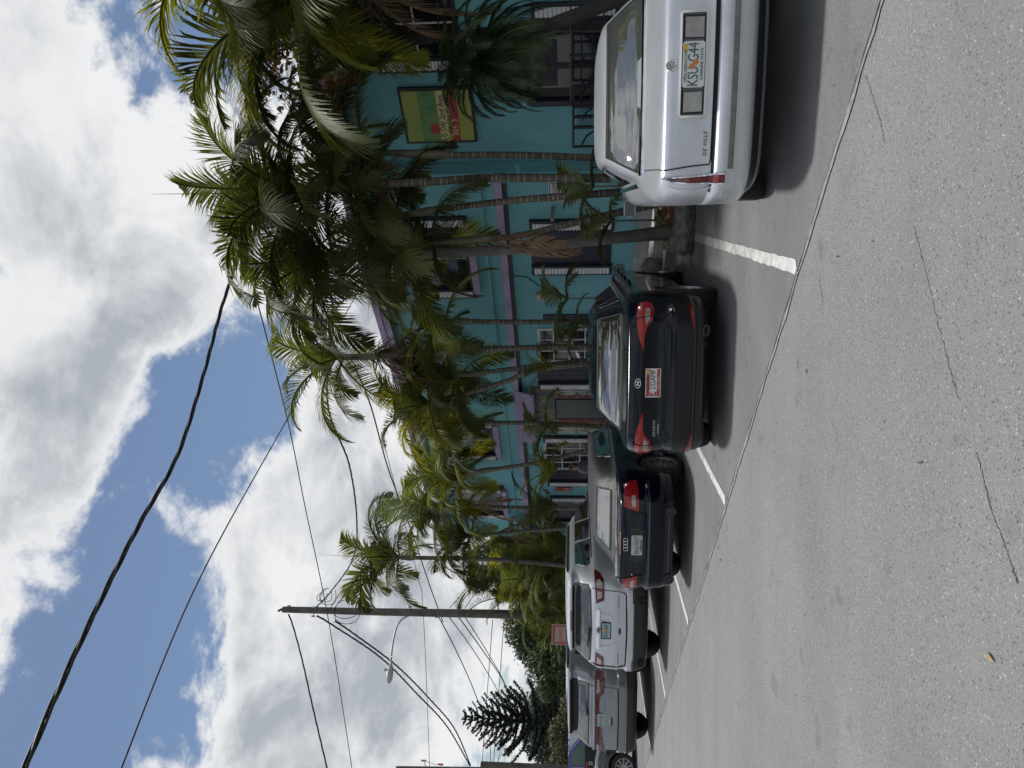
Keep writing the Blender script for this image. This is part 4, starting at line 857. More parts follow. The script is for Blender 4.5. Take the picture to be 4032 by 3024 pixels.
# stone planter with soil, mulch and low plants
def planter():
    t = thing('stone_planter', 'low planter edged with dark rough limestone boulders at the end of the white stall line', 'planter', RP(0, 4.0), ROW_RZ); r = random.Random(3)
    M_ST = mat('limestone', (.10, .095, .085), .9, var=(9, .6, (.26, .25, .22)), bump=(18, 1.0, .05)); M_MU = mat('red_mulch', (.20, .075, .045), .9, var=(25, .5), bump=(60, .8))
    inv = Matrix.Rotation(-ROW_RZ, 3, 'Z'); o0 = RP(0, 4.0)
    loc = lambda x, y, z=0: inv @ (on_ground(x, y, z) - o0)
    a = loc(2745, 985); b = loc(2748, 700); c = loc(2660, 960)
    # boulders around the edge: row facing the stalls, then back along the left side
    edge_ = [loc(2735, 985).lerp(loc(2760, 480), i / 9) for i in range(10)] + [loc(2735, 985).lerp(loc(2655, 965), (i + 1) / 3.2) for i in range(3)]
    for i, p in enumerate(edge_):
        bm = bmesh.new(); bmesh.ops.create_icosphere(bm, subdivisions=2, radius=1)
        sx, sy, sz = r.uniform(.19, .25), r.uniform(.14, .2), r.uniform(.15, .19)
        for v in bm.verts:
            n_ = 1 + .16 * math.sin(v.co.x * 5 + i) * math.cos(v.co.y * 4.3 + i * 2) + r.uniform(-.09, .09); v.co = Vector((v.co.x * sx, v.co.y * sy, v.co.z * sz)) * n_
        me = bpy.data.meshes.new('boulder'); bm.to_mesh(me); bm.free(); me.materials.append(M_ST); smooth_by_angle(me, 40)
        q = link('boulder', me, t, (p.x, p.y + .18, .12)); q.rotation_euler = (0, 0, r.uniform(-.4, .4))
    e0, e1, e2 = edge_[0], edge_[9], edge_[-1]
    mb = MB(); nx, ny = 16, 6; vs = []
    for j in range(ny + 1):
        for i in range(nx + 1):
            p = (e0.lerp(e1, i / nx)).lerp(e2.lerp(e1 + (e2 - e0), i / nx), j / ny); vs.append((p.x, p.y + .22, .22 + .05 * math.sin(i * 1.7) * math.cos(j * 2.1) + r.uniform(-.015, .015)))
    mb.add(vs, [(j * (nx + 1) + i, j * (nx + 1) + i + 1, (j + 1) * (nx + 1) + i + 1, (j + 1) * (nx + 1) + i) for j in range(ny) for i in range(nx)]); mb.build('mulch', M_MU, t, 60)
    return t
planter()
for i, (x, y) in enumerate(((2618, 855), (2625, 895), (2612, 820))):
    p = on_ground(x + 70, y); sh = thing('low_plant', ('small leafy green plant growing on the red mulch', 'feathery green plant at the foot of the thick grey trunk', 'yellowish fern tuft beside the silver sedan fender')[i], 'plant', (p.x, p.y + .35, .2)); r = random.Random(i)
    for k in range(12): f = link('leaf', FR['sucker'][k % 3], sh, (0, 0, 0)); f.rotation_euler = (0, 0, k * 2.4); s_ = .33 * r.uniform(.7, 1.2); f.scale = (s_,) * 3
def rock(label, p, s, seed):
    r = random.Random(seed); bm = bmesh.new(); bmesh.ops.create_icosphere(bm, subdivisions=3, radius=1)
    for v in bm.verts: n_ = 1 + .15 * math.sin(v.co.x * 4 + 1) * math.cos(v.co.z * 5) + r.uniform(-.06, .06); v.co = Vector((v.co.x * s * .8, v.co.y * s * .7, v.co.z * s)) * n_
    me = bpy.data.meshes.new('boulder'); bm.to_mesh(me); bm.free(); me.materials.append(MATS['limestone']); smooth_by_angle(me, 40)
    tag(link('boulder', me, None, p), label, 'rock')
p = on_ground(2643, 1045); rock('rough dark boulder standing on the walk beside the dark sedan mirror', (p.x, p.y + .25, .24), .24, 4)
p = on_ground(2642, 985); st = MB(); st.box(-.5, .5, 0, .55, 0, .30); o = st.build('concrete_step', mat('step_concrete', (.40, .38, .34), .85, var=(3, .2)), None, loc=(p.x, p.y, 0)); o.rotation_euler = (0, 0, ROW_RZ); tag(o, 'pale concrete step block against the wall behind the boulder', 'step')
# roadside sign in the distance
sp = at(2200, 2498, 24)
rs_ = thing('roadside_sign', 'red board with pale lettering on a post above the silver van roof', 'sign', (sp.x, sp.y, 0), math.radians(12))
hw, hz = .31, .31
MB().box(-hw, hw, -.03, .03, sp.z - .36, sp.z + .22).build('board', mat('faded_cream', (.42, .34, .27), .7), rs_)
MB().box(-hw + .03, hw - .03, -.036, -.0305, sp.z - .33, sp.z + .19).build('face', mat('faded_red', (.40, .05, .07), .6), rs_)
mb = MB(); mb.add([(-.22, -.0375, sp.z - .2), (.24, -.0375, sp.z - .27), (.24, -.0375, sp.z + .10), (-.24, -.0375, sp.z + .13)], [(0, 1, 2, 3)]); mb.build('panel', MATS['faded_cream'], rs_)
lettering('TAGAZO', .17, MATS['faded_red'], rs_, (0, -.0395, sp.z - .06), depth=.001, sx=.78)
MB().box(-.04, .04, .031, .09, 0, sp.z + .2).build('post', M_WFRAME, rs_)
# ================================================================ CARS
def pchip(xs, ys):
    n = len(xs); h = [xs[i + 1] - xs[i] for i in range(n - 1)]; d = [(ys[i + 1] - ys[i]) / h[i] for i in range(n - 1)]; m = [0.0] * n
    m[0], m[-1] = d[0], d[-1]
    for i in range(1, n - 1):
        if d[i - 1] * d[i] > 0:
            w1, w2 = 2 * h[i] + h[i - 1], h[i] + 2 * h[i - 1]; m[i] = (w1 + w2) / (w1 / d[i - 1] + w2 / d[i])
    def f(x):
        x = min(max(x, xs[0]), xs[-1]); i = 0
        while i < n - 2 and x > xs[i + 1]: i += 1
        t = (x - xs[i]) / h[i]; a, b = ys[i], ys[i + 1]
        return a * (1 + 2 * t) * (1 - t) ** 2 + h[i] * m[i] * t * (1 - t) ** 2 + b * t * t * (3 - 2 * t) + h[i] * m[i + 1] * t * t * (t - 1)
    return f
M_RUB = mat('tyre_rubber', (.018, .018, .019), .85, bump=(80, .3)); M_PLASTIC = mat('black_plastic', (.014, .015, .016), .5); M_GAP = mat('panel_gap', (.006, .006, .007), .8)
M_CHROME = mat('chrome', (.62, .63, .65), .10, metal=1.0); M_CGLASS = mat('car_glass', (.012, .014, .015), .02, spec=.5, ior=2.6, coat=1.0)
M_RIM = mat('alloy_rim', (.30, .30, .31), .35, metal=.85); M_RIMD = mat('dark_rim', (.07, .07, .075), .4, metal=.6)
M_TLR = mat('lamp_red', (.32, .011, .013), .14, spec=.4, coat=.4, var=(30, .35)); M_TLD = mat('lamp_dark_red', (.10, .008, .010), .1, spec=.6, coat=.6, var=(25, .4)); M_TLC = mat('lamp_clear', (.36, .345, .33), .12, spec=.6, coat=.5, var=(40, .5)); M_TLA = mat('lamp_amber', (.35, .16, .05), .2)
M_TLM = mat('lamp_deep_red', (.15, .008, .012), .14, spec=.4, coat=.4, var=(15, .4)); M_PWHITE = mat('plate_white', (.62, .63, .62), .45, var=(15, .12)); M_PGREEN = mat('plate_green', (.02, .09, .06), .5); M_PORANGE = mat('plate_orange', (.62, .17, .03), .5); M_PYEL = mat('sticker_yellow', (.55, .38, .05), .5); M_PRED = mat('plate_red', (.30, .04, .05), .5); M_PBLK = mat('plate_black', (.015, .015, .018), .5)
class Car:
    def __init__(s, name, label, O, heading, rows, paint, wheels, bow=.05, group='cars parked along the kerb', rim=M_RIM, wheel_r=.33, spokes=10, front_r=(.35, .5)):
        """rows: z, rear y, front y, half width, corner radius across, corner radius along"""
        s.root = thing(name, label, 'car', (O[0], O[1], .004), -heading, group); s.rows = rows; s.paint = paint; s.bow = bow; s.fr = front_r
        zs = [r[0] for r in rows]; s.fn = [pchip(zs, [r[k] for r in rows]) for k in range(1, 6)]; s.z0, s.z1 = zs[0], zs[-1]
        s.body(wheels, wheel_r)
        for (yw, xs) in wheels: s.wheels(yw, xs, wheel_r, rim, spokes)
    def par(s, z): return [f(z) for f in s.fn]
    def S(s, q, z):
        yr, yf, w, rx, ry = s.par(z); sg = -1 if q < 0 else 1; q = abs(q); xs = w - rx; L = math.pi / 2 * math.sqrt((rx * rx + ry * ry) / 2)
        if q <= xs: x, y = q, yr
        elif q <= xs + L: ph = (q - xs) / L * math.pi / 2; x, y = xs + rx * math.sin(ph), yr + ry * (1 - math.cos(ph))
        else: x, y = w, yr + ry + (q - xs - L)
        y += s.bow * min(1, x / w) ** 2 * (1 if q <= xs + L else max(0, 1 - (q - xs - L)))
        return Vector((sg * x, y, z))
    def qside(s, y, z):
        yr, yf, w, rx, ry = s.par(z); return w - rx + math.pi / 2 * math.sqrt((rx * rx + ry * ry) / 2) + (y - yr - ry)
    def nrm(s, q, z):
        e = .004; a = s.S(q + e, z) - s.S(q - e, z); b = s.S(q, min(z + e, s.z1)) - s.S(q, max(z - e, s.z0)); n = a.cross(b)
        return n.normalized() if n.length > 1e-9 else Vector((0, -1, 0))
    def outline(s, z):
        yr, yf, w, rx, ry = s.par(z); xs = w - rx; L = math.pi / 2 * math.sqrt((rx * rx + ry * ry) / 2); P = []
        for i in range(10): P.append(s.S(xs * i / 10, z))
        for i in range(10): P.append(s.S(xs + L * i / 10, z))
        fx, fy = min(s.fr[0], w * .8), min(s.fr[1], max(.05, (yf - yr - ry) * .4)); y1 = yf - fy; y0 = yr + ry; n = 26
        for i in range(n): yy = y0 + (y1 - y0) * i / n; p = s.S(xs + L + (yy - y0), z); P.append(p)
        for i in range(7): ph = math.pi / 2 * i / 7; P.append(Vector((w - fx + fx * math.cos(ph), y1 + fy * math.sin(ph), z)))
        for i in range(6): P.append(Vector(((w - fx) * (1 - i / 6), yf, z)))
        P.append(Vector((0, yf, z))); return P
    def body(s, wheels, wr):
        zs = []
        for a, b in zip(s.rows[:-1], s.rows[1:]):
            k = max(2, min(7, int(math.ceil((b[0] - a[0]) / .035)), )) if abs(b[1] - a[1]) < .3 else 6
            zs += [a[0] + (b[0] - a[0]) * i / k for i in range(k)]
        zs.append(s.z1); mb = MB(); n = None; vs = []; fs = []
        for z in zs:
            P = s.outline(z); full = P + [Vector((-p.x, p.y, p.z)) for p in P[-2:0:-1]]; n = len(full); vs += full
        for i in range(len(zs) - 1):
            for j in range(n): fs.append((i * n + j, i * n + (j + 1) % n, (i + 1) * n + (j + 1) % n, (i + 1) * n + j))
        fs.append(tuple(range(n))[::-1]); fs.append(tuple(range((len(zs) - 1) * n, len(zs) * n)))
        mb.add(vs, fs); me = mb.mesh('body', [s.paint])
        ob = link('body', me, s.root); bm = bmesh.new(); bm.from_mesh(me); bmesh.ops.remove_doubles(bm, verts=bm.verts, dist=1e-5); bmesh.ops.recalc_face_normals(bm, faces=bm.faces); bm.to_mesh(me); bm.free()
        cu = MB(); wmax = max(r[3] for r in s.rows)
        for (yw, xs) in wheels:
            for sg in (-1, 1):
                prof = [(0, wr + .055), (.42, wr + .055)]; m2 = MB(); m2.lathe_x(prof, 26, sg * (wmax - .24) - (.0 if sg > 0 else .42), yw, wr); k = len(m2.v) // 2
                m2.f += [tuple(range(k))[::-1], tuple(range(k, 2 * k))]; m2.mi += [0, 0]; cu.add(m2.v, m2.f)
        ce = cu.mesh('cutter', [M_GAP]); co = link('cutter', ce); co.parent = s.root
        bm = bmesh.new(); bm.from_mesh(ce); bmesh.ops.recalc_face_normals(bm, faces=bm.faces); bm.to_mesh(ce); bm.free()
        md = ob.modifiers.new('arch', 'BOOLEAN'); md.operation = 'DIFFERENCE'; md.object = co; md.solver = 'EXACT'; md.material_mode = 'TRANSFER'
        dg = bpy.context.evaluated_depsgraph_get(); dg.update(); nm = bpy.data.meshes.new_from_object(ob.evaluated_get(dg)); ob.modifiers.clear(); ob.data = nm; smooth_by_angle(nm, 33)
        bpy.data.objects.remove(co); s.body_ob = ob
    def wheels(s, yw, xs, R, rim, spokes):
        key = (id(rim), R, spokes); cache = Car.cache
        if key not in cache:
            t = MB(); t.lathe_x([(-.105, R * .66), (-.112, R * .80), (-.10, R * .95), (-.075, R), (.075, R), (.10, R * .95), (.112, R * .80), (.105, R * .66), (-.105, R * .66)], 36)
            r = MB(); rr = R * .68; r.lathe_x([(.09, rr), (.108, rr), (.106, rr * .93), (.06, rr * .90), (-.09, rr * .9)], 36)
            r.lathe_x([(.075, .0001), (.085, rr * .16), (.07, rr * .24), (.03, rr * .25)], 20)
            for i in range(spokes):
                a = 6.2832 * i / spokes; c, s_ = math.cos(a), math.sin(a); w0, w1 = rr * .09, rr * .065
                P = [(x, u, v) for (x, u, v) in ((.078, rr * .18, -w0), (.078, rr * .18, w0), (.092, rr * .93, w1), (.092, rr * .93, -w1), (.04, rr * .18, -w0), (.04, rr * .18, w0), (.06, rr * .93, w1), (.06, rr * .93, -w1))]
                r.add([(x, u * c - v * s_, u * s_ + v * c) for (x, u, v) in P], [(0, 1, 2, 3), (0, 3, 7, 4), (1, 5, 6, 2), (2, 6, 7, 3)])
            dk = MB(); dk.lathe_x([(.02, .0001), (.02, rr * .92)], 24)
            cache[key] = (t.mesh('tyre', M_RUB, 40), r.mesh('rim', rim, 40), dk.mesh('brake_disc', M_RIMD))
        for sg in (-1, 1):
            w = bpy.data.objects.new('wheel', None); C.objects.link(w); w.parent = s.root; w.location = (sg * (xs - .112), yw, R); w.rotation_euler = (0, 0, 0 if sg > 0 else math.pi)
            for me, nm in zip(cache[key], ('tyre', 'rim', 'brake_disc')): link(nm, me, w)
    cache = {}
    def patch(s, name, poly, m, off=.004, thick=.012, dq=.05, dz=.05, parent=None, flip=False, smooth=35):
        """a piece that follows the body: outline in (distance round the body from the rear centre, height)"""
        if flip: poly = [(-a, b) for a, b in poly][::-1]
        bm = bmesh.new(); vs = [bm.verts.new((a, 0, b)) for a, b in poly]; f = bm.faces.new(vs)
        q0, q1 = min(p[0] for p in poly), max(p[0] for p in poly); z0, z1 = min(p[1] for p in poly), max(p[1] for p in poly)
        bmesh.ops.triangulate(bm, faces=[f])
        for i in range(1, int((q1 - q0) / dq) + 1): bmesh.ops.bisect_plane(bm, geom=bm.verts[:] + bm.edges[:] + bm.faces[:], plane_co=(q0 + (q1 - q0) * i / (int((q1 - q0) / dq) + 1), 0, 0), plane_no=(1, 0, 0))
        for i in range(1, int((z1 - z0) / dz) + 1): bmesh.ops.bisect_plane(bm, geom=bm.verts[:] + bm.edges[:] + bm.faces[:], plane_co=(0, 0, z0 + (z1 - z0) * i / (int((z1 - z0) / dz) + 1)), plane_no=(0, 0, 1))
        bm.verts.index_update(); loops = [[v.index for v in fc.verts] for fc in bm.faces]; P = [(v.co.x, v.co.z) for v in bm.verts]
        be = [(e.verts[0].index, e.verts[1].index) for e in bm.edges if len(e.link_faces) == 1]; bm.free()
        base = [s.S(a, b) for a, b in P]; nn = [s.nrm(a, b) for a, b in P]; k = len(P); mb = MB()
        mb.add([p + n_ * off for p, n_ in zip(base, nn)] + [p + n_ * (off - thick) for p, n_ in zip(base, nn)], [tuple(l) for l in loops] + [(a, b, b + k, a + k) for a, b in be])
        return mb.build(name, m, parent or s.root, smooth)
    def ring(s, name, poly, wid, m, off=.008, thick=.014, parent=None, flip=False, closed=True):
        """a moulding along an outline"""
        if flip: poly = [(-a, b) for a, b in poly]
        P = [];
        n = len(poly)
        for i in range(n if closed else n - 1):
            a, b = poly[i], poly[(i + 1) % n]; k = max(1, int(math.hypot(b[0] - a[0], b[1] - a[1]) / .05))
            P += [(a[0] + (b[0] - a[0]) * j / k, a[1] + (b[1] - a[1]) * j / k) for j in range(k)]
        if not closed: P.append(poly[-1])
        k = len(P); mb = MB(); vs = []
        for i, (a, b) in enumerate(P):
            p0, p1 = (P[(i - 1) % k], P[(i + 1) % k]) if closed else (P[max(i - 1, 0)], P[min(i + 1, k - 1)])
            t = Vector((p1[0] - p0[0], p1[1] - p0[1])); t = t.normalized() if t.length else Vector((1, 0)); nx, nz = -t.y * wid / 2, t.x * wid / 2
            for (c, o) in (((a + nx, b + nz), off - thick), ((a + nx * .8, b + nz * .8), off), ((a - nx * .8, b - nz * .8), off), ((a - nx, b - nz), off - thick)):
                vs.append(s.S(*c) + s.nrm(*c) * o)
        fs = []
        for i in range(k if closed else k - 1):
            j = (i + 1) % k
            for q in range(3): fs.append((i * 4 + q, i * 4 + q + 1, j * 4 + q + 1, j * 4 + q))
        mb.add(vs, fs); return mb.build(name, m, parent or s.root, 50)
    def both(s, fn, *a, **k): return fn(*a, **k), fn(*a, flip=True, **k)
    def put(s, name, mb, m, parent=None, smooth=40): return mb.build(name, m, parent or s.root, smooth)
    def plate(s, z, y, base, texts, frame=None):
        p = s.root; pl = bpy.data.objects.new('license_plate', None); C.objects.link(pl); pl.parent = p; pl.location = (0, y, z)
        mb = MB(); w, h = .1525, .076; c = .012
        polyfill(mb, [(-w + c, -h), (w - c, -h), (w, -h + c), (w, h - c), (w - c, h), (-w + c, h), (-w, h - c), (-w, -h + c)], -.004, .004); mb.build('plate_sheet', base, pl)
        if frame:
            f = MB(); f.box(-w - .012, w + .012, -.007, .006, h - .004, h + .012); f.box(-w - .012, w + .012, -.007, .006, -h - .012, -h + .004); f.box(-w - .012, -w + .004, -.007, .006, -h + .004, h - .004); f.box(w - .004, w + .012, -.007, .006, -h + .004, h - .004); f.build('plate_frame', frame, pl)
        for (tx, sz, m, x, zz, sx) in texts: lettering(tx, sz, m, pl, (x, -.006, zz), depth=.0008, sx=sx)
        return pl
    def disc(s, name, x, y, z, r, m, parent=None, n=20, thick=.01, sx=1.0):
        mb = MB(); mb.add([(x + r * sx * math.cos(6.2832 * i / n), y, z + r * math.sin(6.2832 * i / n)) for i in range(n)] + [(x + r * sx * math.cos(6.2832 * i / n), y + thick, z + r * math.sin(6.2832 * i / n)) for i in range(n)], [tuple(range(n))] + [(i, (i + 1) % n, (i + 1) % n + n, i + n) for i in range(n)])
        return mb.build(name, m, parent or s.root, 40)
    def torus(s, x, y, z, R, r, sx=1.0, n=28, mb=None):
        mb = mb or MB(); P = [Vector((x + R * sx * math.cos(6.2832 * i / n), y, z + R * math.sin(6.2832 * i / n))) for i in range(n + 1)]; mb.tube(P, r, 6, False); return mb
    def mirror_ear(s, y, z, x0, out, m, glass, size=(.11, .075)):
        for sg in (-1, 1):
            w, h = size; mb = MB(); bm = bmesh.new(); bmesh.ops.create_icosphere(bm, subdivisions=2, radius=1)
            for v in bm.verts: v.co = Vector((max(-.9, min(.9, v.co.x * 1.15)) * w, (v.co.y * .1 if v.co.y > 0 else -.02), max(-.85, min(.85, v.co.z * 1.1)) * h))
            me = bpy.data.meshes.new('door_mirror'); bm.to_mesh(me); bm.free(); me.materials.append(m); smooth_by_angle(me, 50)
            o = link('door_mirror', me, s.root, (sg * (x0 + out), y, z)); MB().box(-w * .82, w * .82, -.026, -.021, -h * .72, h * .72).build('mirror_glass', glass, o)
            MB().tube([(-sg * w * .6, .02, -h * .5), (-sg * (out - .02), .05, -h * .9)], [.025, .03], 8).build('mirror_arm', m, o, 50)
M_MIRG = mat('mirror_glass', (.10, .12, .14), .03, metal=.9)
def row_fill(rows): return rows

# ---------------------------------------------------------------- silver sedan (nearest, right)
def silver_paint():
    m = mat('faded_silver_paint', (.54, .56, .60), .34, metal=.55, coat=.45, var=(2.2, .12)); return m
P_SILVER = silver_paint()
rows = [(.26, .30, 5.1, .85, .25, .4), (.34, .16, 5.2, .90, .26, .42), (.385, .06, 5.25, .935, .28, .42), (.40, .035, 5.26, .94, .28, .42), (.46, .012, 5.28, .95, .28, .42), (.505, .010, 5.3, .955, .28, .42), (.585, .005, 5.3, .96, .28, .42), (.62, .015, 5.3, .96, .28, .42), (.645, .05, 5.29, .96, .26, .45), (.655, .085, 5.28, .958, .24, .48), (.80, .10, 5.2, .965, .22, .50),
        (.93, .11, 5.0, .95, .22, .50), (.98, .125, 4.8, .935, .22, .48), (1.005, .16, 4.6, .92, .22, .45), (1.03, .34, 4.35, .895, .22, .42), (1.06, .60, 4.05, .85, .20, .38), (1.085, .80, 3.82, .78, .14, .22), (1.10, .85, 3.72, .755, .13, .20), (1.22, 1.03, 3.35, .685, .12, .20), (1.35, 1.24, 2.98, .60, .12, .2), (1.385, 1.36, 2.86, .585, .12, .2), (1.412, 1.55, 2.7, .535, .14, .25), (1.432, 1.9, 2.55, .42, .16, .25), (1.44, 2.1, 2.40, .22, .1, .1)]
O_CAD = Vector((2.27, 5.33, 0)) - Vector((math.cos(math.radians(13)), -math.sin(math.radians(13)), 0)) * .05
cad = Car('silver_sedan', 'large old silver sedan seen from behind, cut off by the right edge', O_CAD, math.radians(13), rows, P_SILVER, [(1.28, .93), (4.17, .93)], bow=.07, wheel_r=.325)
# rear window with black seal and bright trim
gl = [(-.72, 1.10), (.72, 1.10), (.565, 1.352), (-.565, 1.352)]
cad.patch('rear_window', gl, mat('dusty_glass', (.06, .066, .064), .04, spec=.5, ior=2.6, coat=1.0, var=(2, .3)), .005, dq=.06, dz=.03)
cad.ring('window_seal', gl, .022, M_GAP, .009)
cad.ring('window_trim', [(-.745, 1.092), (.745, 1.092)], .016, M_CHROME, .012, closed=False)
cad.patch('brake_light', [(-.20, 1.096), (.20, 1.096), (.17, 1.125), (-.17, 1.125)], mat('brake_lamp_grey', (.22, .24, .26), .3), .010)
# side glass
for fl in (False, True):
    for (y0, y1) in ((1.72, 2.35), (2.42, 3.3)):
        q = lambda y, z: cad.qside(y, z)
        cad.patch('side_window', [(q(y0, 1.11), 1.11), (q(y1 + .1, 1.11), 1.11), (q(y1 - .12, 1.33), 1.33), (q(y0 + .18, 1.33), 1.33)], M_CGLASS, .004, flip=fl, dq=.1)
    cad.ring('belt_trim', [(cad.qside(1.3, 1.083), 1.083), (cad.qside(3.6, 1.083), 1.083)], .02, M_CHROME, .008, flip=fl, closed=False)
    cad.ring('drip_rail', [(cad.qside(1.7, 1.35), 1.352), (cad.qside(2.9, 1.352), 1.352)], .02, M_GAP, .008, flip=fl, closed=False)
# trunk lid shut lines
cad.ring('lid_gap', [(.70, 1.07), (.705, 1.02), (.71, 1.0), (.71, .975), (.685, .80), (.675, .672), (.64, .664), (-.64, .664), (-.675, .672), (-.685, .80), (-.71, .975), (-.71, 1.0), (-.705, 1.02), (-.70, 1.07)], .011, M_GAP, .010, .016, closed=False)
cad.ring('bumper_gap', [(.96, .650), (-.96, .650)], .012, M_GAP, .006, .012, closed=False)
# tail lamps: slim uprights with chrome frames on the fender ends
for fl in (False, True):
    tl = [(.755, .565), (.835, .560), (.842, .62), (.838, .80), (.822, .93), (.805, .985), (.795, .985), (.775, .90), (.76, .75)]
    h = cad.patch('tail_lamp', tl, M_TLM, .014, .03, .03, .05, flip=fl)
    cad.ring('lamp_trim', tl, .018, M_CHROME, .02, .03, parent=h, flip=fl)
    cad.patch('upper_lens', [(.775, .80), (.825, .80), (.812, .93), (.800, .975), (.788, .93)], M_TLD, .017, .02, flip=fl, parent=h)
    for zz in (.500, .522, .544): cad.patch('bumper_slot', [(.93, zz), (1.03, zz + .006), (1.03, zz + .017), (.93, zz + .012)], M_CHROME, .006, flip=fl)
    cad.ring('fender_crease', [(.86, .57), (.93, .70), (.93, .88), (.88, 1.0)], .006, P_SILVER, .004, .01, flip=fl, closed=False)
# bumper moulding
mo = cad.patch('bumper_moulding', [(-.72, .522), (.72, .522), (.72, .556), (-.72, .556)], mat('grey_rubber_strip', (.16, .165, .155), .5, var=(12, .3)), .010, dq=.06)
cad.ring('moulding_trim', [(-.725, .517), (.725, .517)], .006, M_CHROME, .012, closed=False)
cad.ring('bumper_step', [(-.95, .492), (.95, .492)], .008, mat('silver_edge', (.55, .56, .58), .3, metal=.6), .004, closed=False)
va = cad.patch('valance', [(-.95, .30), (.95, .30), (.95, .384), (-.95, .384)], M_PLASTIC, .003, dq=.08)
# number plate recess with reversing lamps
bxp = [(-.335, .722), (.335, .722), (.346, .735), (.346, .890), (.335, .902), (-.335, .902), (-.346, .890), (-.346, .735)]
rec = cad.patch('plate_panel', bxp, mat('panel_grey', (.12, .125, .13), .5), .006)
cad.ring('panel_frame', bxp, .022, M_CHROME, .022, .024, parent=rec); cad.ring('panel_inner', [(-.322, .74), (.322, .74), (.322, .884), (-.322, .884)], .007, M_GAP, .012, parent=rec)
for sg in (False, True): ln = cad.patch('reversing_lamp', [(.175, .742), (.315, .742), (.318, .876), (.178, .876)], mat('reverse_lens', (.29, .29, .28), .15, spec=.6, coat=.5, var=(6, .35)), .012, flip=sg, parent=rec); cad.ring('lamp_edge', [(.175, .742), (.315, .742), (.318, .876), (.178, .876)], .007, M_GAP, .014, flip=sg, parent=rec)
ypl = cad.S(0, .81).y - .016
pl = cad.plate(.812, ypl, M_PWHITE, [('KSU', .105, M_PGREEN, -.080, .000, .70), ('G44', .105, M_PGREEN, .080, .000, .70), ('MYFLORIDA.COM', .026, M_PGREEN, -.01, .054, 1.0), ('SUNSHINE STATE', .027, M_PGREEN, 0, -.056, 1.0)])
def oranges(pl, s=1.0):
    for (x, z) in ((-.012, .012), (.016, -.014)):
        mb = MB(); mb.add([(x + .019 * math.cos(.52 * i), -.0075, z + .019 * math.sin(.52 * i)) for i in range(12)], [tuple(range(12))]); mb.build('orange', M_PORANGE, pl)
oranges(pl); MB().box(.085, .135, -.0062, -.0042, .045, .073).build('sticker', M_PYEL, pl)
for x in (-.09, .09): mb = MB(); mb.box(x - .004, x + .004, -.007, -.004, .060, .068); mb.build('screw', M_GAP, pl)
# round boot emblem: wreath ring with a small crest
ye = cad.S(0, .965).y - .012
em = cad.put('emblem', cad.torus(0, ye, .962, .034, .008), M_CHROME); cad.disc('emblem_field', 0, ye + .002, .962, .030, M_PBLK, em); cad.put('emblem_wreath', cad.torus(0, ye - .003, .962, .018, .005, n=16), M_CHROME, em)
MB().box(-.007, .007, ye - .01, ye - .002, .955, .969).build('emblem_crest', M_PWHITE, em)
yb = cad.S(-.55, .708).y - .006
bd = lettering('DE VILLE', .036, mat('badge_dark', (.10, .10, .105), .4, metal=.5), cad.root, (-.535, cad.S(-.43, .708).y - .006, .708), name='badge', shear=.25, spacing=1.25, depth=.004)
cad.mirror_ear(3.35, 1.0, .86, .13, mat('silver_mirror', (.42, .44, .47), .35, metal=.5), M_MIRG, (.105, .078))
cad.put('antenna_base', MB().tube([(.4, 1.0, 1.06), (.4, 1.0, 1.09)], .012, 6), M_GAP)

# ---------------------------------------------------------------- dark blue sedan
P_NAVY = mat('midnight_paint', (.003, .005, .009), .16, metal=.0, coat=.15, spec=.22)
rows = [(.19, .40, 4.6, .80, .3, .5), (.235, .12, 4.7, .85, .32, .55), (.26, .05, 4.72, .875, .34, .58), (.33, .025, 4.78, .89, .34, .6), (.37, .02, 4.8, .895, .34, .6), (.395, .0, 4.8, .90, .34, .6), (.50, .0, 4.82, .91, .34, .6), (.578, .0, 4.82, .915, .34, .6), (.60, .02, 4.82, .917, .34, .6), (.655, .055, 4.8, .92, .34, .6), (.70, .07, 4.78, .925, .34, .58), (.78, .075, 4.75, .93, .33, .56),
        (.86, .06, 4.65, .93, .32, .55), (.905, .04, 4.6, .925, .31, .55), (.92, .035, 4.55, .92, .31, .55), (.98, .05, 4.45, .905, .3, .55), (1.035, .075, 4.25, .88, .3, .55), (1.055, .09, 4.15, .865, .3, .55), (1.066, .14, 4.1, .85, .28, .5), (1.085, .42, 3.95, .80, .2, .4), (1.10, .54, 3.85, .765, .12, .25), (1.22, .80, 3.4, .69, .12, .25), (1.34, 1.09, 3.02, .615, .12, .25), (1.39, 1.30, 2.85, .56, .14, .3), (1.425, 1.52, 2.7, .50, .15, .3), (1.445, 1.85, 2.55, .36, .14, .25), (1.455, 2.1, 2.42, .18, .08, .1)]
O_SON = Vector((0.0, 8.15, 0))
son = Car('dark_sedan', 'dark blue four door sedan parked between the silver sedan and the convertible', O_SON, math.radians(12), rows, P_NAVY, [(1.02, .93), (3.82, .93)], bow=.06, wheel_r=.33, spokes=10)
gl = [(-.70, 1.104), (.70, 1.104), (.575, 1.345), (-.575, 1.345)]
son.patch('rear_window', gl, M_CGLASS, .005, dq=.06, dz=.03); son.ring('window_seal', gl, .018, M_GAP, .008)
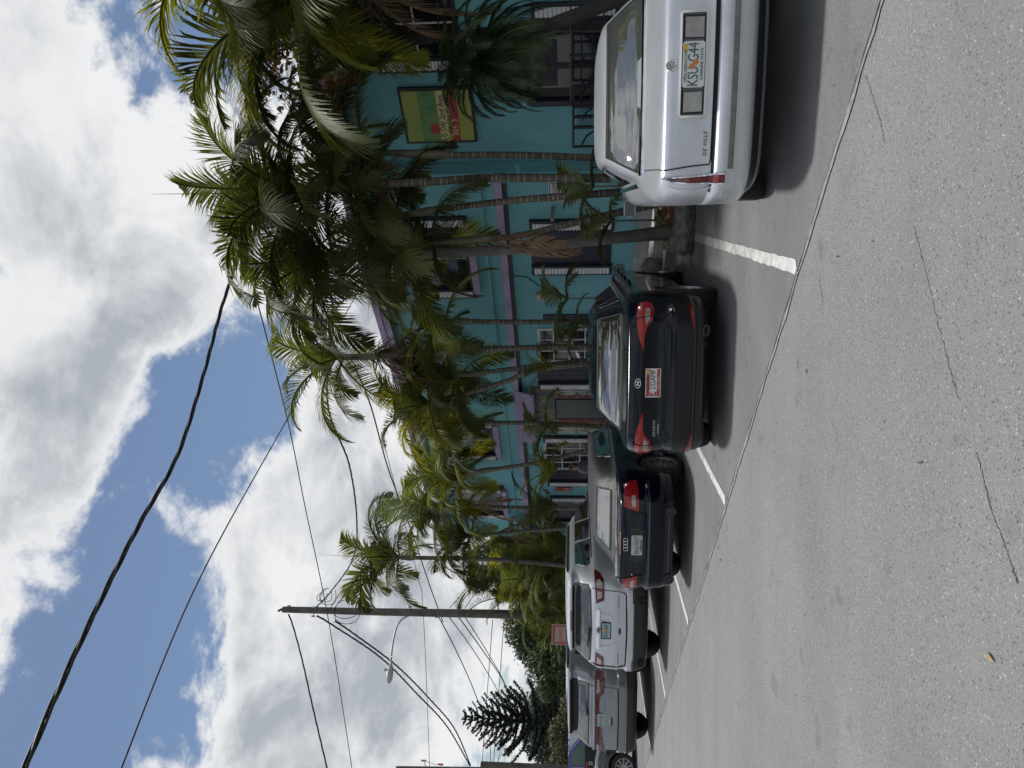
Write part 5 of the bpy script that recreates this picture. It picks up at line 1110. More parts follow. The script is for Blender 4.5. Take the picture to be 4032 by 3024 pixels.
for fl in (False, True):
    q = lambda y, z: son.qside(y, z)
    for (y0, y1, a, b) in ((1.25, 1.72, .26, .0), (1.77, 2.45, .05, .0), (2.50, 3.4, .0, .45)):
        son.patch('side_window', [(q(y0, 1.11), 1.11), (q(y1, 1.11), 1.11), (q(y1 - b, 1.335), 1.335), (q(y0 + a, 1.335), 1.335)], M_CGLASS, .004, flip=fl, dq=.1)
    son.ring('window_trim', [(q(1.2, 1.092), 1.092), (q(3.5, 1.092), 1.092)], .014, M_CHROME, .006, flip=fl, closed=False)
    for yy in (2.48, 3.55): son.ring('door_gap', [(q(yy, .32), .32), (q(yy, .70), .70), (q(yy, 1.06), 1.06)], .008, M_GAP, .002, .004, flip=fl, closed=False)
    son.ring('door_gap', [(q(1.55, .80), .80), (q(1.62, 1.06), 1.06)], .008, M_GAP, .002, .004, flip=fl, closed=False)
    for yy in (1.78, 2.62):
        hd = MB(); sg = -1 if fl else 1; xw = son.par(.93)[2]; hd.tube([(sg * (xw + .004), yy, .93), (sg * (xw + .035), yy + .04, .935), (sg * (xw + .035), yy + .16, .935), (sg * (xw + .004), yy + .20, .93)], .014, 8); son.put('door_handle', hd, P_NAVY)
    # tail lamps: long pointed inner wing, round outer end, clear insert
    lamp = [(.33, .912), (.365, .918), (.50, .958), (.62, .975), (.75, .975), (.90, .965), (.96, .93), (.965, .87), (.93, .815), (.85, .795), (.74, .80), (.66, .83), (.58, .885), (.50, .905), (.40, .906)]
    h = son.patch('tail_lamp', lamp, M_TLR, .012, .03, .04, .04, flip=fl)
    son.patch('lamp_insert', [(.625, .888), (.70, .845), (.845, .838), (.855, .885), (.75, .90)], M_TLC, .017, .02, .04, .04, flip=fl, parent=h)
    son.patch('amber_insert', [(.775, .846), (.80, .845), (.80, .890), (.775, .893)], M_TLA, .0195, .02, flip=fl, parent=h)
    son.ring('lamp_shut_line', [(.715, 1.0), (.735, .90), (.745, .78)], .010, M_GAP, .0205, .02, flip=fl, closed=False, parent=h)
    son.ring('lid_gap', [(.70, 1.06), (.715, .985)], .008, M_GAP, .003, flip=fl, closed=False)
    son.ring('lid_gap', [(.745, .795), (.70, .72), (.66, .675), (.60, .660), (.0, .655)], .010, M_GAP, .004, .008, flip=fl, closed=False)
    son.patch('reflector', [(.50, .385), (.62, .378), (.93, .395), (.95, .415), (.90, .425), (.62, .405)], M_TLR, .010, .02, flip=fl)
# light catching edges: lid lower step, bumper shelf, lower lip
son.patch('lid_lip', [(-.62, .690), (.62, .690), (.66, .72), (.60, .742), (-.60, .742), (-.66, .72)], P_NAVY, .014, .02)
son.ring('lid_crease', [(-.34, .908), (.34, .908)], .012, M_GAP, .002, .006, closed=False)
M_SONB = mat('bumper_satin', (.010, .011, .013), .4, spec=.3); son.patch('bumper', [(-1.25, .405), (1.25, .405), (1.25, .572), (-1.25, .572)], M_SONB, .005, .012, dq=.06)
son.ring('bumper_lip', [(-.98, .382), (.98, .382)], .022, mat('lip_satin', (.10, .105, .11), .3, metal=.5), .012, .02, closed=False)
son.patch('diffuser', [(-.80, .245), (.80, .245), (.90, .30), (.90, .355), (-.90, .355), (-.90, .30)], M_PLASTIC, .004, .012, dq=.06)
son.ring('diffuser_edge', [(-.42, .25), (-.38, .30), (.38, .30), (.42, .25)], .012, mat('diffuser_light', (.06, .063, .067), .35), .012, closed=False)
for x in (.56,): son.put('exhaust_tip', son.torus(x, .05, .262, .030, .007, sx=1.9), M_RIMD); son.disc('exhaust_hole', x, .062, .262, .03, M_GAP, sx=1.9)
son.plate(.80, son.S(0, .80).y - .016, M_PWHITE, [('232AMF', .082, M_PBLK, .035, 0, .78)]) and None
plS = [o for o in son.root.children if o.name.startswith('license_plate')][0]
MB().box(-.147, .147, -.0062, -.0042, .036, .071).build('plate_band', M_PRED, plS); MB().box(-.147, .147, -.0062, -.0042, -.071, -.040).build('plate_band', M_PRED, plS); MB().box(-.145, -.095, -.0062, -.0042, -.036, .030).build('plate_band', M_PRED, plS)
lettering('ALABAMA', .030, mat('plate_dark_red', (.12, .01, .02), .5), plS, (0, -.0072, .053), depth=.0006); lettering('ROLL TIDE', .028, M_PWHITE, plS, (0, -.0072, -.056), depth=.0006); lettering('A', .07, M_PWHITE, plS, (-.12, -.0072, -.003), depth=.0006, shear=.4)
MB().box(.095, .142, -.0078, -.0063, .040, .070).build('sticker', M_PYEL, plS)
ring_ = [(-.155, .722), (.155, .722), (.155, .878), (-.155, .878)]
fr = MB(); yy = plS.location.y
for a in ((-.158, .158, .875, .881), (-.158, .158, .719, .725), (-.158, -.1525, .725, .875), (.1525, .158, .725, .875)): fr.box(a[0], a[1], yy - .006, yy + .006, a[2], a[3])
fr.build('plate_frame', M_CHROME, son.root)
yl = son.S(0, .96).y - .010
lg = son.put('emblem', son.torus(0, yl, .962, .029, .0045, sx=1.75), M_CHROME)
hb = MB(); hb.tube([(-.026, yl, .945), (-.012, yl, .978)], .006, 6); hb.tube([(.012, yl, .946), (.026, yl, .979)], .006, 6); hb.tube([(-.018, yl, .960), (.018, yl, .964)], .006, 6); hb.build('emblem_bars', M_CHROME, lg, 50)
lettering('SONATA', .042, M_CHROME, son.root, (-.515, son.S(-.5, .775).y - .006, .775), name='badge', shear=.35, spacing=1.15, depth=.003)
MB().box(-.60, -.42, son.S(-.5, .735).y - .022, son.S(-.5, .735).y + .02, .722, .748).build('dealer_badge', M_PBLK, son.root)
lettering('HYUNDAI', .024, M_PWHITE, son.root, (-.51, son.S(-.5, .735).y - .0245, .735), name='dealer_lettering', depth=.0006)
fin = MB(); fin.add([(-.02, 1.72, 1.40), (.02, 1.72, 1.40), (.012, 1.86, 1.415), (-.012, 1.86, 1.415), (-.006, 1.73, 1.475), (.006, 1.73, 1.475)], [(0, 1, 5, 4), (1, 2, 5), (2, 3, 4, 5), (3, 0, 4)]); son.put('roof_antenna', fin, P_NAVY)
son.mirror_ear(3.1, .985, .86, .12, P_NAVY, M_MIRG, (.125, .088))

# ---------------------------------------------------------------- dark blue convertible
P_BLUE = mat('deep_blue_paint', (.003, .004, .012), .16, metal=.0, coat=.15, spec=.22)
M_ROOF = mat('soft_top', (.016, .016, .019), .55, spec=.4, var=(3, .35), bump=(6, .5, .04))
rows = [(.20, .35, 4.4, .78, .3, .5), (.235, .10, 4.5, .82, .32, .5), (.25, .05, 4.52, .84, .33, .52), (.365, .03, 4.55, .86, .33, .55), (.38, .015, 4.55, .865, .33, .55), (.56, .0, 4.57, .88, .33, .55), (.605, .0, 4.57, .885, .33, .55), (.63, .03, 4.56, .885, .32, .55), (.75, .05, 4.5, .886, .30, .52), (.85, .055, 4.4, .88, .30, .5), (.92, .065, 4.25, .868, .28, .5), (.965, .08, 4.1, .85, .26, .48), (.985, .11, 4.0, .835, .26, .45), (.997, .25, 3.9, .825, .25, .4), (1.012, .66, 3.72, .80, .18, .3), (1.03, .72, 3.62, .77, .16, .3), (1.06, .78, 3.5, .74, .14, .3), (1.15, .93, 3.3, .70, .16, .35), (1.26, 1.12, 3.0, .65, .18, .4), (1.31, 1.30, 2.8, .60, .2, .4), (1.355, 1.70, 2.6, .47, .2, .4), (1.378, 2.1, 2.4, .22, .12, .15), (1.383, 2.2, 2.3, .09, .05, .05)]
O_AUD = Vector((-2.25, 10.75, 0)) - Vector((math.cos(math.radians(15)), -math.sin(math.radians(15)), 0)) * .024
aud = Car('convertible', 'dark blue convertible with a black cloth roof and clear plastic rear window', O_AUD, math.radians(15.5), rows, P_BLUE, [(.98, .885), (3.63, .885)], bow=.07, wheel_r=.325, spokes=9)
aud.patch('soft_top', [(-2.9, 1.020), (2.9, 1.020), (2.6, 1.20), (2.2, 1.36), (.3, 1.381), (-.3, 1.381), (-2.2, 1.36), (-2.6, 1.20)], M_ROOF, .006, .012, dq=.08, dz=.03)
gl = [(-.49, 1.072), (.49, 1.072), (.475, 1.11), (.40, 1.268), (-.40, 1.268), (-.475, 1.11)]
aud.patch('rear_window', gl, mat('plastic_window', (.05, .055, .055), .05, spec=.5, ior=2.9, coat=1.0), .013, dq=.06, dz=.03); aud.ring('window_seal', gl, .026, M_GAP, .016)
aud.ring('belt_trim', [(-3.0, 1.008), (-.9, 1.008), (.9, 1.008), (3.0, 1.008)], .018, M_CHROME, .012, closed=False)
for fl in (False, True):
    q = lambda y, z: aud.qside(y, z)
    aud.patch('side_window', [(q(1.5, 1.04), 1.04), (q(3.2, 1.04), 1.04), (q(2.8, 1.26), 1.26), (q(1.75, 1.26), 1.26)], M_CGLASS, .012, flip=fl, dq=.1)
    aud.ring('door_gap', [(q(1.72, .35), .35), (q(1.72, 1.0), 1.0)], .008, M_GAP, .002, .004, flip=fl, closed=False)
    lamp = [(.555, .94), (.50, .735), (.85, .735), (1.02, .75), (.99, .85), (.93, .925)]
    h = aud.patch('tail_lamp', lamp, M_TLR, .010, .03, .04, .04, flip=fl)
    aud.patch('lamp_insert', [(.56, .775), (.76, .778), (.76, .83), (.575, .828)], M_TLC, .015, .02, flip=fl, parent=h)
    aud.ring('lid_gap', [(.60, .99), (.56, .945), (.49, .73), (.47, .66), (.42, .628), (.0, .622)], .009, M_GAP, .013, .016, flip=fl, closed=False)
    ex = -1 if fl else 1
    aud.put('exhaust_tip', MB().tube([(ex * .52, .10, .29), (ex * .52, .02, .29)], .042, 16, False), M_RIM); aud.disc('exhaust_hole', ex * .52, .03, .29, .04, M_GAP); aud.disc('exhaust_recess', ex * .52, .028, .295, .075, M_PLASTIC, thick=.02)
aud.ring('bumper_strip', [(-1.05, .588), (1.05, .588)], .026, mat('strip_satin', (.07, .08, .11), .22, metal=.5, coat=.5), .010, .016, closed=False)
aud.patch('diffuser', [(-.66, .255), (.66, .255), (.70, .30), (.66, .375), (-.66, .375), (-.70, .30)], M_PLASTIC, .008, .012, dq=.06); aud.ring('diffuser_rib', [(-.42, .315), (.42, .315)], .022, mat('diffuser_light', (.06, .063, .067), .35), .016, closed=False)
aud.patch('plate_recess', [(-.23, .665), (.23, .665), (.27, .79), (.25, .835), (-.25, .835), (-.27, .79)], M_PLASTIC, .004, .01)
aud.patch('brake_light', [(-.18, .967), (.18, .967), (.18, .979), (-.18, .979)], mat('brake_lamp_dull', (.16, .045, .04), .35), .008)
plA = aud.plate(.752, aud.S(0, .75).y - .012, mat('plate_grey', (.40, .43, .44), .45, var=(12, .25)), [('EAG', .078, M_PBLK, -.078, .0, .80), ('9317', .078, M_PBLK, .068, .0, .80)])
MB().box(-.09, .09, -.0062, -.0042, -.068, -.050).build('plate_band', mat('band_dark', (.05, .06, .07), .5), plA); MB().box(-.012, -.002, -.0062, -.0042, -.005, .005).build('plate_dot', M_PBLK, plA)
rg = MB(); yr_ = aud.S(0, .905).y - .008
for i in range(4): aud.torus(-.072 + .048 * i, yr_, .905, .029, .0042, n=20, mb=rg)
aud.put('emblem', rg, M_CHROME)
stk = MB(); ys = aud.S(-.48, .80).y - .006; stk.add([(-.50, ys, .795), (-.475, ys, .805), (-.46, ys, .825), (-.478, ys, .822), (-.49, ys, .812)], [(0, 1, 2, 3, 4)]); aud.put('sticker', stk, mat('sticker_pale', (.5, .42, .34), .5))
aud.mirror_ear(3.1, .96, .84, .12, P_BLUE, M_MIRG)

# ---------------------------------------------------------------- silver family van / SUV
P_LSIL = mat('bright_silver_paint', (.50, .515, .54), .36, metal=.45, coat=.3, var=(1.5, .05))
rows = [(.30, .35, 4.9, .86, .26, .4), (.345, .10, 5.0, .90, .28, .42), (.36, .06, 5.0, .92, .28, .44), (.50, .01, 5.05, .965, .28, .45), (.575, .0, 5.08, .975, .28, .46), (.60, -.02, 5.08, .98, .28, .46), (.69, -.02, 5.08, .985, .28, .46), (.72, .02, 5.08, .985, .28, .46), (.745, .045, 5.07, .985, .28, .46), (.88, .045, 5.05, .99, .27, .46), (1.08, .07, 4.95, .985, .26, .46), (1.20, .10, 4.6, .97, .25, .46), (1.27, .125, 4.2, .95, .24, .44), (1.31, .15, 4.0, .925, .22, .4), (1.45, .28, 3.75, .87, .2, .36), (1.60, .42, 3.45, .80, .18, .34), (1.635, .40, 3.38, .785, .18, .34), (1.66, .33, 3.32, .77, .18, .34), (1.70, .34, 3.2, .745, .18, .36), (1.735, .52, 3.0, .70, .2, .4), (1.765, 1.0, 2.75, .58, .2, .4), (1.782, 1.5, 2.4, .30, .15, .3), (1.785, 1.7, 2.2, .12, .06, .06)]
def RR(a): return Vector((math.cos(a), -math.sin(a), 0))
O_CHE = Vector((-4.45, 13.45, 0)) + RR(math.radians(15)) * .105
che = Car('silver_van', 'bright silver sport utility car with dark red lamps, parked left of the convertible', O_CHE, math.radians(15), rows, P_LSIL, [(1.02, .97), (4.04, .97)], bow=.08, wheel_r=.36, spokes=6)
gl = [(-.80, 1.375), (-.70, 1.335), (0, 1.312), (.70, 1.335), (.80, 1.375), (.70, 1.60), (.62, 1.622), (-.62, 1.622), (-.70, 1.60)]
M_SGLASS = mat('van_glass', (.045, .048, .052), .05, spec=.8, coat=.8)
che.patch('rear_window', gl, M_SGLASS, .006, dq=.06, dz=.04); che.ring('window_seal', gl, .02, M_GAP, .008)
che.patch('spoiler_underside', [(-.66, 1.628), (.66, 1.628), (.66, 1.648), (-.66, 1.648)], M_PLASTIC, .004); che.patch('brake_light', [(-.20, 1.662), (.20, 1.662), (.20, 1.680), (-.20, 1.680)], M_TLD, .008)
wp = MB(); yw = che.S(-.25, 1.36).y; wp.tube([che.S(-.02, 1.355) + Vector((0, -.03, 0)), che.S(-.30, 1.375) + Vector((0, -.035, 0)), che.S(-.45, 1.385) + Vector((0, -.03, 0))], [.014, .011, .005], 6); che.put('wiper', wp, M_PLASTIC)
for fl in (False, True):
    q = lambda y, z: che.qside(y, z)
    for (y0, y1, a, b) in ((.68, 1.75, .18, 0), (1.83, 2.65, .03, 0), (2.73, 3.7, 0, .45)):
        che.patch('side_window', [(q(y0, 1.335), 1.335), (q(y1, 1.315), 1.315), (q(y1 - b, 1.60), 1.60), (q(y0 + a, 1.60), 1.60), (q(y0 - .02, 1.42), 1.42)], M_CGLASS, .004, flip=fl, dq=.1)
    che.ring('roof_rail', [(q(.85, 1.735), 1.735), (q(2.8, 1.735), 1.735)], .03, M_PLASTIC, .03, .03, flip=fl, closed=False)
    che.ring('belt_trim', [(q(.9, 1.30), 1.30), (q(3.8, 1.295), 1.295)], .014, M_GAP, .006, flip=fl, closed=False)
    for yy in (1.79, 2.69): che.ring('door_gap', [(q(yy, .45), .45), (q(yy, 1.28), 1.28)], .009, M_GAP, .002, .004, flip=fl, closed=False)
    lamp = [(.485, 1.235), (.57, 1.095), (.80, 1.09), (.98, 1.10), (1.10, 1.16), (1.16, 1.24), (1.14, 1.262), (.80, 1.250)]
    h = che.patch('tail_lamp', lamp, M_TLD, .012, .03, .04, .04, flip=fl)
    che.patch('inner_insert', [(.57, 1.21), (.62, 1.13), (.725, 1.125), (.725, 1.215)], M_TLC, .017, .02, flip=fl, parent=h); che.patch('outer_insert', [(.80, 1.125), (.92, 1.13), (.98, 1.17), (.95, 1.225), (.80, 1.222)], M_TLC, .017, .02, flip=fl, parent=h)
    che.ring('insert_rim', [(.555, 1.222), (.615, 1.118), (.74, 1.113), (.74, 1.224)], .010, M_TLR, .019, flip=fl, parent=h)
    che.ring('lid_gap', [(.765, 1.31), (.765, 1.09), (.765, .86), (.745, .78), (.70, .715), (.0, .700)], .012, M_GAP, .014, .016, flip=fl, closed=False)
    che.ring('shut_line', [(.765, 1.26), (.765, 1.09)], .012, M_GAP, .0195, .01, flip=fl, closed=False, parent=h)
    che.patch('reflector', [(.55, .592), (.95, .592), (.95, .612), (.57, .610)], M_TLD, .008, flip=fl)
    che.patch('lid_badge', [(.46, .835), (.68, .835), (.68, .853), (.46, .853)], mat('badge_grey', (.20, .22, .23), .3, metal=.6), .006, flip=fl)
    ex = -1 if fl else 1; che.put('exhaust_tip', MB().tube([(ex * .62, .12, .44), (ex * .62, .0, .44)], .055, 16, False), M_RIMD); che.disc('exhaust_hole', ex * .62, .012, .44, .05, M_GAP)
che.patch('bumper', [(-1.35, .355), (1.35, .355), (1.35, .582), (-1.35, .582)], M_PLASTIC, .006, .012, dq=.07)
che.ring('bumper_shelf', [(-.98, .866), (.98, .866)], .03, P_LSIL, .012, .02, closed=False)
bar = [(-.39, 1.165), (.39, 1.165), (.385, 1.20), (.34, 1.228), (-.34, 1.228), (-.385, 1.20)]
hb_ = che.patch('chrome_bar', bar, M_CHROME, .03, .035)
yy = che.S(0, 1.2).y - .036; cr = MB(); cr.box(-.062, .062, yy - .006, yy, 1.178, 1.206); cr.box(-.026, .026, yy - .0065, yy - .0005, 1.160, 1.224); cr.build('emblem', mat('emblem_gold', (.25, .12, .10), .3, metal=.6), hb_)
che.patch('plate_panel', [(-.30, .98), (-.22, .925), (.22, .925), (.30, .98), (.33, 1.16), (-.33, 1.16)], mat('panel_silver', (.36, .37, .39), .35, metal=.5), -.012, .004)
che.ring('panel_edge', [(-.33, 1.158), (-.30, .98), (-.22, .925), (.22, .925), (.30, .98), (.33, 1.158)], .018, P_LSIL, .008, .014, closed=False)
plC = che.plate(1.058, che.S(0, 1.06).y - .014, mat('plate_teal', (.30, .42, .42), .5, var=(20, .4)), [('DHI', .095, M_PGREEN, -.078, 0, .72), ('S36', .095, M_PGREEN, .078, 0, .72)], M_PBLK); oranges(plC)
che.patch('tow_cover', [(-.06, .80), (.06, .80), (.06, .842), (-.06, .842)], mat('handle_dark', (.09, .095, .10), .4), .006); che.patch('tow_inner', [(-.035, .808), (.035, .808), (.035, .834), (-.035, .834)], M_GAP, .008)
che.mirror_ear(3.55, 1.3, .93, .13, P_LSIL, M_MIRG)

# ---------------------------------------------------------------- grey SUV with full width lamp bar
P_GREY = mat('granite_grey_paint', (.175, .185, .205), .28, metal=.5, coat=.9)
rows = [(.30, .35, 4.9, .85, .26, .4), (.335, .10, 5.0, .89, .28, .42), (.36, .05, 5.0, .91, .28, .44), (.50, .0, 5.05, .95, .28, .45), (.545, .0, 5.08, .955, .28, .46), (.57, -.01, 5.08, .96, .28, .46), (.70, -.01, 5.08, .962, .28, .46), (.725, .03, 5.08, .962, .28, .46), (.80, .04, 5.07, .962, .27, .46), (.96, .05, 5.0, .962, .26, .46), (1.00, .075, 4.95, .962, .26, .46), (1.10, .085, 4.8, .958, .26, .46), (1.19, .075, 4.6, .95, .25, .46), (1.25, .10, 4.3, .935, .24, .44), (1.295, .13, 4.1, .92, .22, .4), (1.46, .28, 3.75, .86, .2, .36), (1.635, .44, 3.4, .79, .18, .34), (1.67, .36, 3.34, .775, .18, .34), (1.71, .36, 3.2, .75, .18, .36), (1.745, .55, 3.0, .70, .2, .4), (1.775, 1.0, 2.75, .58, .2, .4), (1.797, 1.5, 2.4, .30, .15, .3), (1.80, 1.7, 2.2, .12, .06, .06)]
O_DUR = Vector((-7.1, 15.75, 0)) + RR(math.radians(15)) * .165
dur = Car('grey_van', 'dark grey sport utility car with one red lamp band across its tailgate', O_DUR, math.radians(15), rows, P_GREY, [(1.02, .95), (4.06, .95)], bow=.08, wheel_r=.38, spokes=5)
gl = [(-.80, 1.315), (.80, 1.315), (.70, 1.612), (.64, 1.632), (-.64, 1.632), (-.70, 1.612)]
dur.patch('rear_window', gl, M_SGLASS, .006, dq=.06, dz=.04); dur.ring('window_seal', gl, .016, M_GAP, .008)
dur.patch('spoiler_underside', [(-.72, 1.64), (.72, 1.64), (.72, 1.70), (-.72, 1.70)], M_GAP, .004)
wp = MB(); wp.tube([dur.S(.05, 1.345) + Vector((0, -.03, 0)), dur.S(.20, 1.37) + Vector((0, -.035, 0)), dur.S(.36, 1.375) + Vector((0, -.03, 0))], [.014, .012, .006], 6); dur.put('wiper', wp, M_PLASTIC)
dur.patch('chrome_rim', [(-.93, 1.196), (.93, 1.196), (.93, 1.21), (-.93, 1.21)], mat('satin_trim', (.45, .46, .50), .25, metal=.8), .010)
M_DUL = mat('lamp_wine', (.075, .006, .010), .12, spec=.6, coat=.6, var=(20, .35))
band = [(-1.12, 1.19), (1.12, 1.19), (1.13, 1.10), (1.08, .985), (.80, .975), (.62, 1.00), (.52, 1.09), (.44, 1.145), (-.44, 1.145), (-.52, 1.09), (-.62, 1.00), (-.80, .975), (-1.08, .985), (-1.13, 1.10)]
lb = dur.patch('lamp_band', band, M_DUL, .010, .03, .04, .04)
dur.ring('band_glow_line', [(1.08, 1.0), (.80, .992), (.64, 1.02), (.54, 1.105), (.46, 1.152), (-.46, 1.152), (-.54, 1.105), (-.64, 1.02), (-.80, .992), (-1.08, 1.0)], .012, M_TLR, .014, closed=False, parent=lb)
lettering('DODGE', .036, M_CHROME, lb, (0, dur.S(0, 1.17).y - .016, 1.168), name='badge', spacing=2.6, depth=.002)
for fl in (False, True):
    q = lambda y, z: dur.qside(y, z)
    dur.patch('reversing_lamp', [(.60, 1.135), (.66, 1.09), (.92, 1.095), (.92, 1.150), (.62, 1.155)], M_TLC, .015, .02, flip=fl, parent=lb)
    for (y0, y1, a, b) in ((.9, 1.75, .2, 0), (1.83, 2.65, .03, 0), (2.73, 3.7, 0, .45)):
        dur.patch('side_window', [(q(y0, 1.335), 1.335), (q(y1, 1.32), 1.32), (q(y1 - b, 1.60), 1.60), (q(y0 + a, 1.60), 1.60)], M_CGLASS, .004, flip=fl, dq=.1)
    dur.ring('roof_rail', [(q(.85, 1.745), 1.745), (q(2.8, 1.745), 1.745)], .03, M_PLASTIC, .03, .03, flip=fl, closed=False)
    dur.ring('lid_gap', [(.78, 1.30), (.78, .98), (.78, .80), (.75, .735), (.70, .716), (.0, .708)], .012, M_GAP, .012, .014, flip=fl, closed=False)
    dur.patch('lid_badge', [(.50, .86), (.70, .86), (.70, .875), (.50, .875)], MATS['badge_grey'], .006, flip=fl)
dur.patch('bumper', [(-1.35, .345), (1.35, .345), (1.35, .545), (-1.35, .545)], M_PLASTIC, .006, .012, dq=.07); dur.ring('bumper_trim', [(-1.0, .556), (1.0, .556)], .012, MATS['satin_trim'], .010, closed=False)
dur.ring('lid_trim', [(-.86, .985), (-.95, .98)], .01, MATS['satin_trim'], .01, closed=False)
plD = dur.plate(1.058, dur.S(0, 1.06).y - .012, MATS['plate_teal'], [('JUL', .09, M_PGREEN, -.078, 0, .72), ('CJ3', .09, M_PGREEN, .078, 0, .72)]); oranges(plD)
hd = dur.patch('gate_handle', [(-.085, .825), (.085, .825), (.085, .875), (-.085, .875)], M_PLASTIC, .008); dur.patch('handle_edge', [(-.085, .873), (.085, .873), (.085, .885), (-.085, .885)], M_CHROME, .014, parent=hd)
dur.mirror_ear(3.55, 1.3, .92, .13, P_GREY, M_MIRG)

# ---------------------------------------------------------------- black sedan at the left edge, mostly out of frame
P_BLK = mat('black_paint', (.010, .011, .014), .2, metal=.2, coat=1.0)
rows = [(.20, .35, 4.4, .78, .3, .5), (.25, .05, 4.52, .84, .33, .52), (.38, .0, 4.55, .88, .33, .55), (.60, .0, 4.57, .90, .33, .55), (.75, .05, 4.5, .905, .30, .52), (.92, .065, 4.25, .885, .28, .5), (1.02, .10, 4.0, .85, .26, .45), (1.04, .30, 3.9, .82, .25, .4), (1.06, .60, 3.72, .77, .16, .3), (1.20, 1.0, 3.3, .68, .16, .35), (1.34, 1.45, 2.9, .60, .18, .4), (1.40, 1.8, 2.6, .46, .2, .4), (1.43, 2.15, 2.4, .2, .12, .15), (1.435, 2.2, 2.3, .09, .05, .05)]
hb2 = math.radians(65); hv2 = Vector((math.sin(hb2), math.cos(hb2), 0)); O_B = Vector((-9.8, 19.6, 0)) - RR(hb2) * .88 - hv2 * 3.7
blk = Car('black_sedan', 'glossy black car with a spoked wheel, just showing at the left edge', O_B, hb2, rows, P_BLK, [(1.0, .90), (3.7, .90)], bow=.06, wheel_r=.335, spokes=10, rim=M_RIM)
gl = [(-.68, 1.075), (.68, 1.075), (.56, 1.33), (-.56, 1.33)]; blk.patch('rear_window', gl, M_CGLASS, .005)
for fl in (False, True):
    q = lambda y, z: blk.qside(y, z)
    blk.patch('side_window', [(q(1.4, 1.085), 1.085), (q(3.3, 1.085), 1.085), (q(2.85, 1.32), 1.32), (q(1.6, 1.32), 1.32)], M_CGLASS, .004, flip=fl, dq=.1)
    blk.patch('tail_lamp', [(.55, .80), (.95, .80), (.98, .93), (.60, .94)], M_TLR, .010, flip=fl)
    blk.ring('belt_trim', [(q(1.2, 1.052), 1.052), (q(3.5, 1.052), 1.052)], .02, M_CHROME, .008, flip=fl, closed=False)
# ---------------------------------------------------------------- truck with number 20 on its door, further off
def truck():
    p = at(2330, 2951, 25.5); t = thing('pickup_truck', 'blue and black pickup truck with a white 20 painted on its door', 'truck', (p.x, p.y, 0), math.radians(-8))
    PB = mat('truck_blue', (.012, .035, .16), .25, coat=.9); PK = mat('truck_black', (.008, .008, .009), .4, spec=.3)
    # local x forward (to the right), side facing -y
    low = [(-2.6, .45), (-1.75, .45), (-1.65, .75), (-1.35, .85), (-1.05, .75), (-.95, .45), (1.35, .45), (1.45, .75), (1.75, .85), (2.05, .75), (2.15, .45), (2.55, .5), (2.6, .95), (2.4, 1.12), (1.0, 1.22), (-2.6, 1.22)]
    b = MB(); polyfill(b, low, -.9, .9); b.build('body', PK, t)
    cab = [(-.95, 1.225), (1.05, 1.225), (.45, 1.72), (.25, 1.78), (-.75, 1.78), (-.95, 1.66)]
    c = MB(); polyfill(c, cab, -.80, .80); c.build('cab', PB, t)
    MB().add([(-.85, -.806, 1.26), (-.10, -.806, 1.26), (-.10, -.806, 1.62), (-.85, -.806, 1.62)], [(0, 1, 2, 3)]).build('side_window', M_CGLASS, t)
    MB().add([(-.02, -.806, 1.26), (.88, -.806, 1.26), (.40, -.806, 1.64), (-.02, -.806, 1.64)], [(0, 1, 2, 3)]).build('side_window', mat('green_glass', (.05, .10, .08), .05, spec=.8), t)
    MB().add([(1.06, -.7, 1.24), (1.06, .7, 1.24), (.50, .7, 1.70), (.50, -.7, 1.70)], [(0, 1, 2, 3)]).build('windscreen', M_CGLASS, t)
    MB().box(-.35, .15, -.912, -.901, 1.16, 1.20).build('door_stripe', mat('stripe_red', (.4, .03, .03), .4), t)
    MB().box(-.12, .98, -.908, -.9005, .55, 1.15).build('door', PK, t)
    lettering('20', .17, M_PWHITE, t, (.12, -.912, 1.05), depth=.001, sx=.8)
    for x in (-1.35, 1.75):
        w = bpy.data.objects.new('wheel', None); C.objects.link(w); w.parent = t; w.location = (x, -.80, .36); w.rotation_euler = (0, 0, -math.pi / 2)
        for me, nm in zip(Car.cache[(id(M_RIM), .33, 10)], ('tyre', 'rim', 'brake_disc')): link(nm, me, w).scale = (1, 1.08, 1.08)
truck()

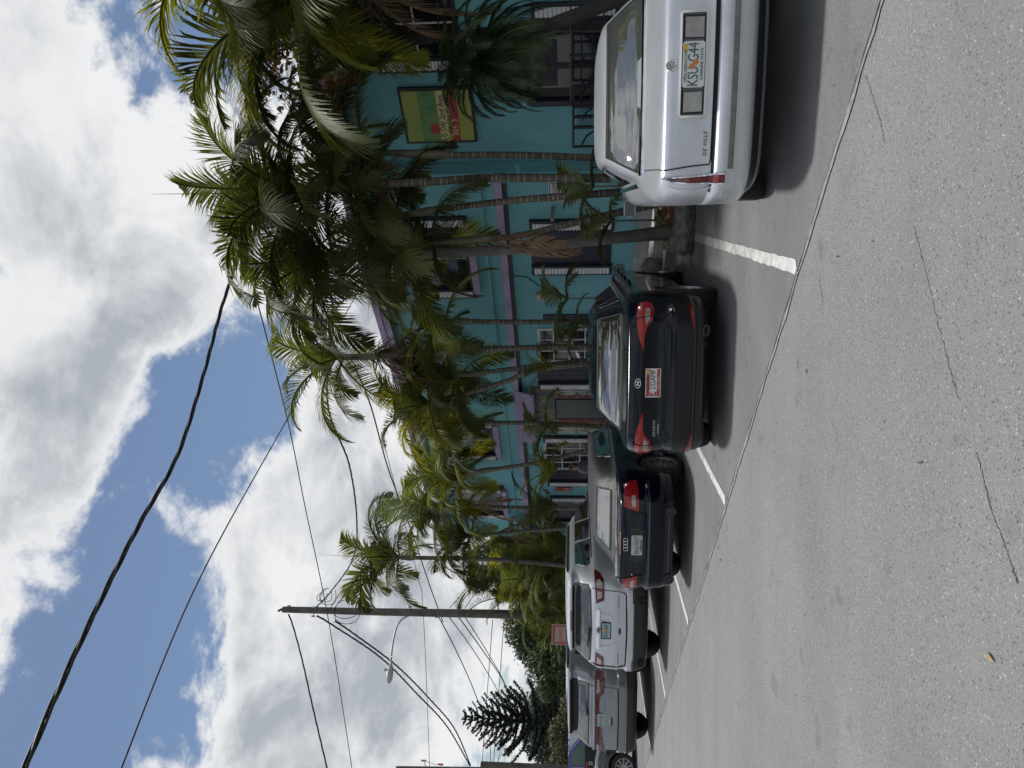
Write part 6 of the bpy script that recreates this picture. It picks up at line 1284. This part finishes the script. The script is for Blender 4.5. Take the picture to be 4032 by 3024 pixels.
# ================================================================ PERSON standing by the barred window
def person():
    p = at(2300, 1838, 20.6); base = Vector((p.x, p.y, .13))
    bm = bmesh.new(); layer = None
    J = {'pel': (0, 0, .86), 'ch': (0, .0, 1.18), 'sh': (0, 0, 1.30), 'nk': (0, -.01, 1.38), 'hd': (0, -.02, 1.45), 'hd2': (0, -.03, 1.535), 'tp': (0, -.02, 1.585),
         'sl': (-.17, 0, 1.30), 'el': (-.24, .03, 1.04), 'hl': (-.22, -.12, .84), 'sr': (.17, 0, 1.30), 'er': (.24, .03, 1.04), 'hr': (.22, -.12, .84),
         'll': (-.09, 0, .80), 'kl': (-.10, -.02, .46), 'al': (-.10, .02, .08), 'fl': (-.11, -.15, .03), 'lr': (.09, 0, .80), 'kr': (.10, -.02, .46), 'ar': (.10, .02, .08), 'frr': (.11, -.15, .03)}
    R_ = {'pel': .14, 'ch': .145, 'sh': .12, 'nk': .055, 'hd': .075, 'hd2': .095, 'tp': .06, 'sl': .065, 'el': .045, 'hl': .035, 'sr': .065, 'er': .045, 'hr': .035, 'll': .095, 'kl': .06, 'al': .045, 'fl': .04, 'lr': .095, 'kr': .06, 'ar': .045, 'frr': .04}
    E_ = [('pel', 'ch'), ('ch', 'sh'), ('sh', 'nk'), ('nk', 'hd'), ('hd', 'hd2'), ('hd2', 'tp'), ('sh', 'sl'), ('sl', 'el'), ('el', 'hl'), ('sh', 'sr'), ('sr', 'er'), ('er', 'hr'), ('pel', 'll'), ('ll', 'kl'), ('kl', 'al'), ('al', 'fl'), ('pel', 'lr'), ('lr', 'kr'), ('kr', 'ar'), ('ar', 'frr')]
    ks = list(J); me = bpy.data.meshes.new('body'); me.from_pydata([J[k] for k in ks], [(ks.index(a), ks.index(b)) for a, b in E_], [])
    ob = bpy.data.objects.new('body', me); C.objects.link(ob); md = ob.modifiers.new('skin', 'SKIN')
    bm.free()
    sv = me.skin_vertices[0].data if me.skin_vertices else None
    if sv is None:
        b2 = bmesh.new(); b2.from_mesh(me); b2.verts.layers.skin.verify(); b2.to_mesh(me); b2.free(); sv = me.skin_vertices[0].data
    for i, k in enumerate(ks): sv[i].radius = (R_[k], R_[k] * (.75 if k in ('pel', 'ch', 'sh') else 1)); sv[i].use_root = k == 'pel'
    ob.modifiers.new('sub', 'SUBSURF').levels = 2
    dg = bpy.context.evaluated_depsgraph_get(); dg.update(); nm = bpy.data.meshes.new_from_object(ob.evaluated_get(dg)); ob.modifiers.clear(); ob.data = nm; nm.name = 'body'
    nm.materials.clear()
    for m in (mat('skin', (.16, .085, .05), .55), mat('shirt_grey_blue', (.14, .15, .20), .8, var=(9, .2)), mat('trousers_dark', (.02, .02, .025), .8)): nm.materials.append(m)
    for pl_ in nm.polygons:
        c = pl_.center; pl_.material_index = 0 if c.z > 1.375 or (abs(c.x) > .2 and c.z < 1.02) else (1 if c.z > .84 else 2); pl_.use_smooth = True
    t = thing('person', 'person with dark beard and grey blue shirt standing by the barred window', 'person', base, math.radians(60)); ob.parent = t
    def blob(name, c, s, m, cut=None):
        b3 = bmesh.new(); bmesh.ops.create_icosphere(b3, subdivisions=2, radius=1)
        for v in b3.verts:
            v.co = Vector((v.co.x * s[0], v.co.y * s[1], v.co.z * s[2]))
            if cut and v.co.y < cut: v.co.y = cut
        mm = bpy.data.meshes.new(name); b3.to_mesh(mm); b3.free(); mm.materials.append(m); smooth_by_angle(mm, 60); return link(name, mm, t, c)
    HAIR = mat('hair_dark', (.012, .010, .009), .7)
    blob('hair', (0, .005, 1.555), (.088, .10, .075), HAIR); blob('beard', (0, -.075, 1.435), (.06, .045, .055), HAIR); blob('nose', (0, -.122, 1.49), (.014, .022, .022), MATS['skin'])
    for sg in (-1, 1): blob('ear', (sg * .085, -.02, 1.49), (.012, .022, .032), MATS['skin']); blob('eye', (sg * .032, -.108, 1.512), (.012, .008, .008), HAIR)
person()
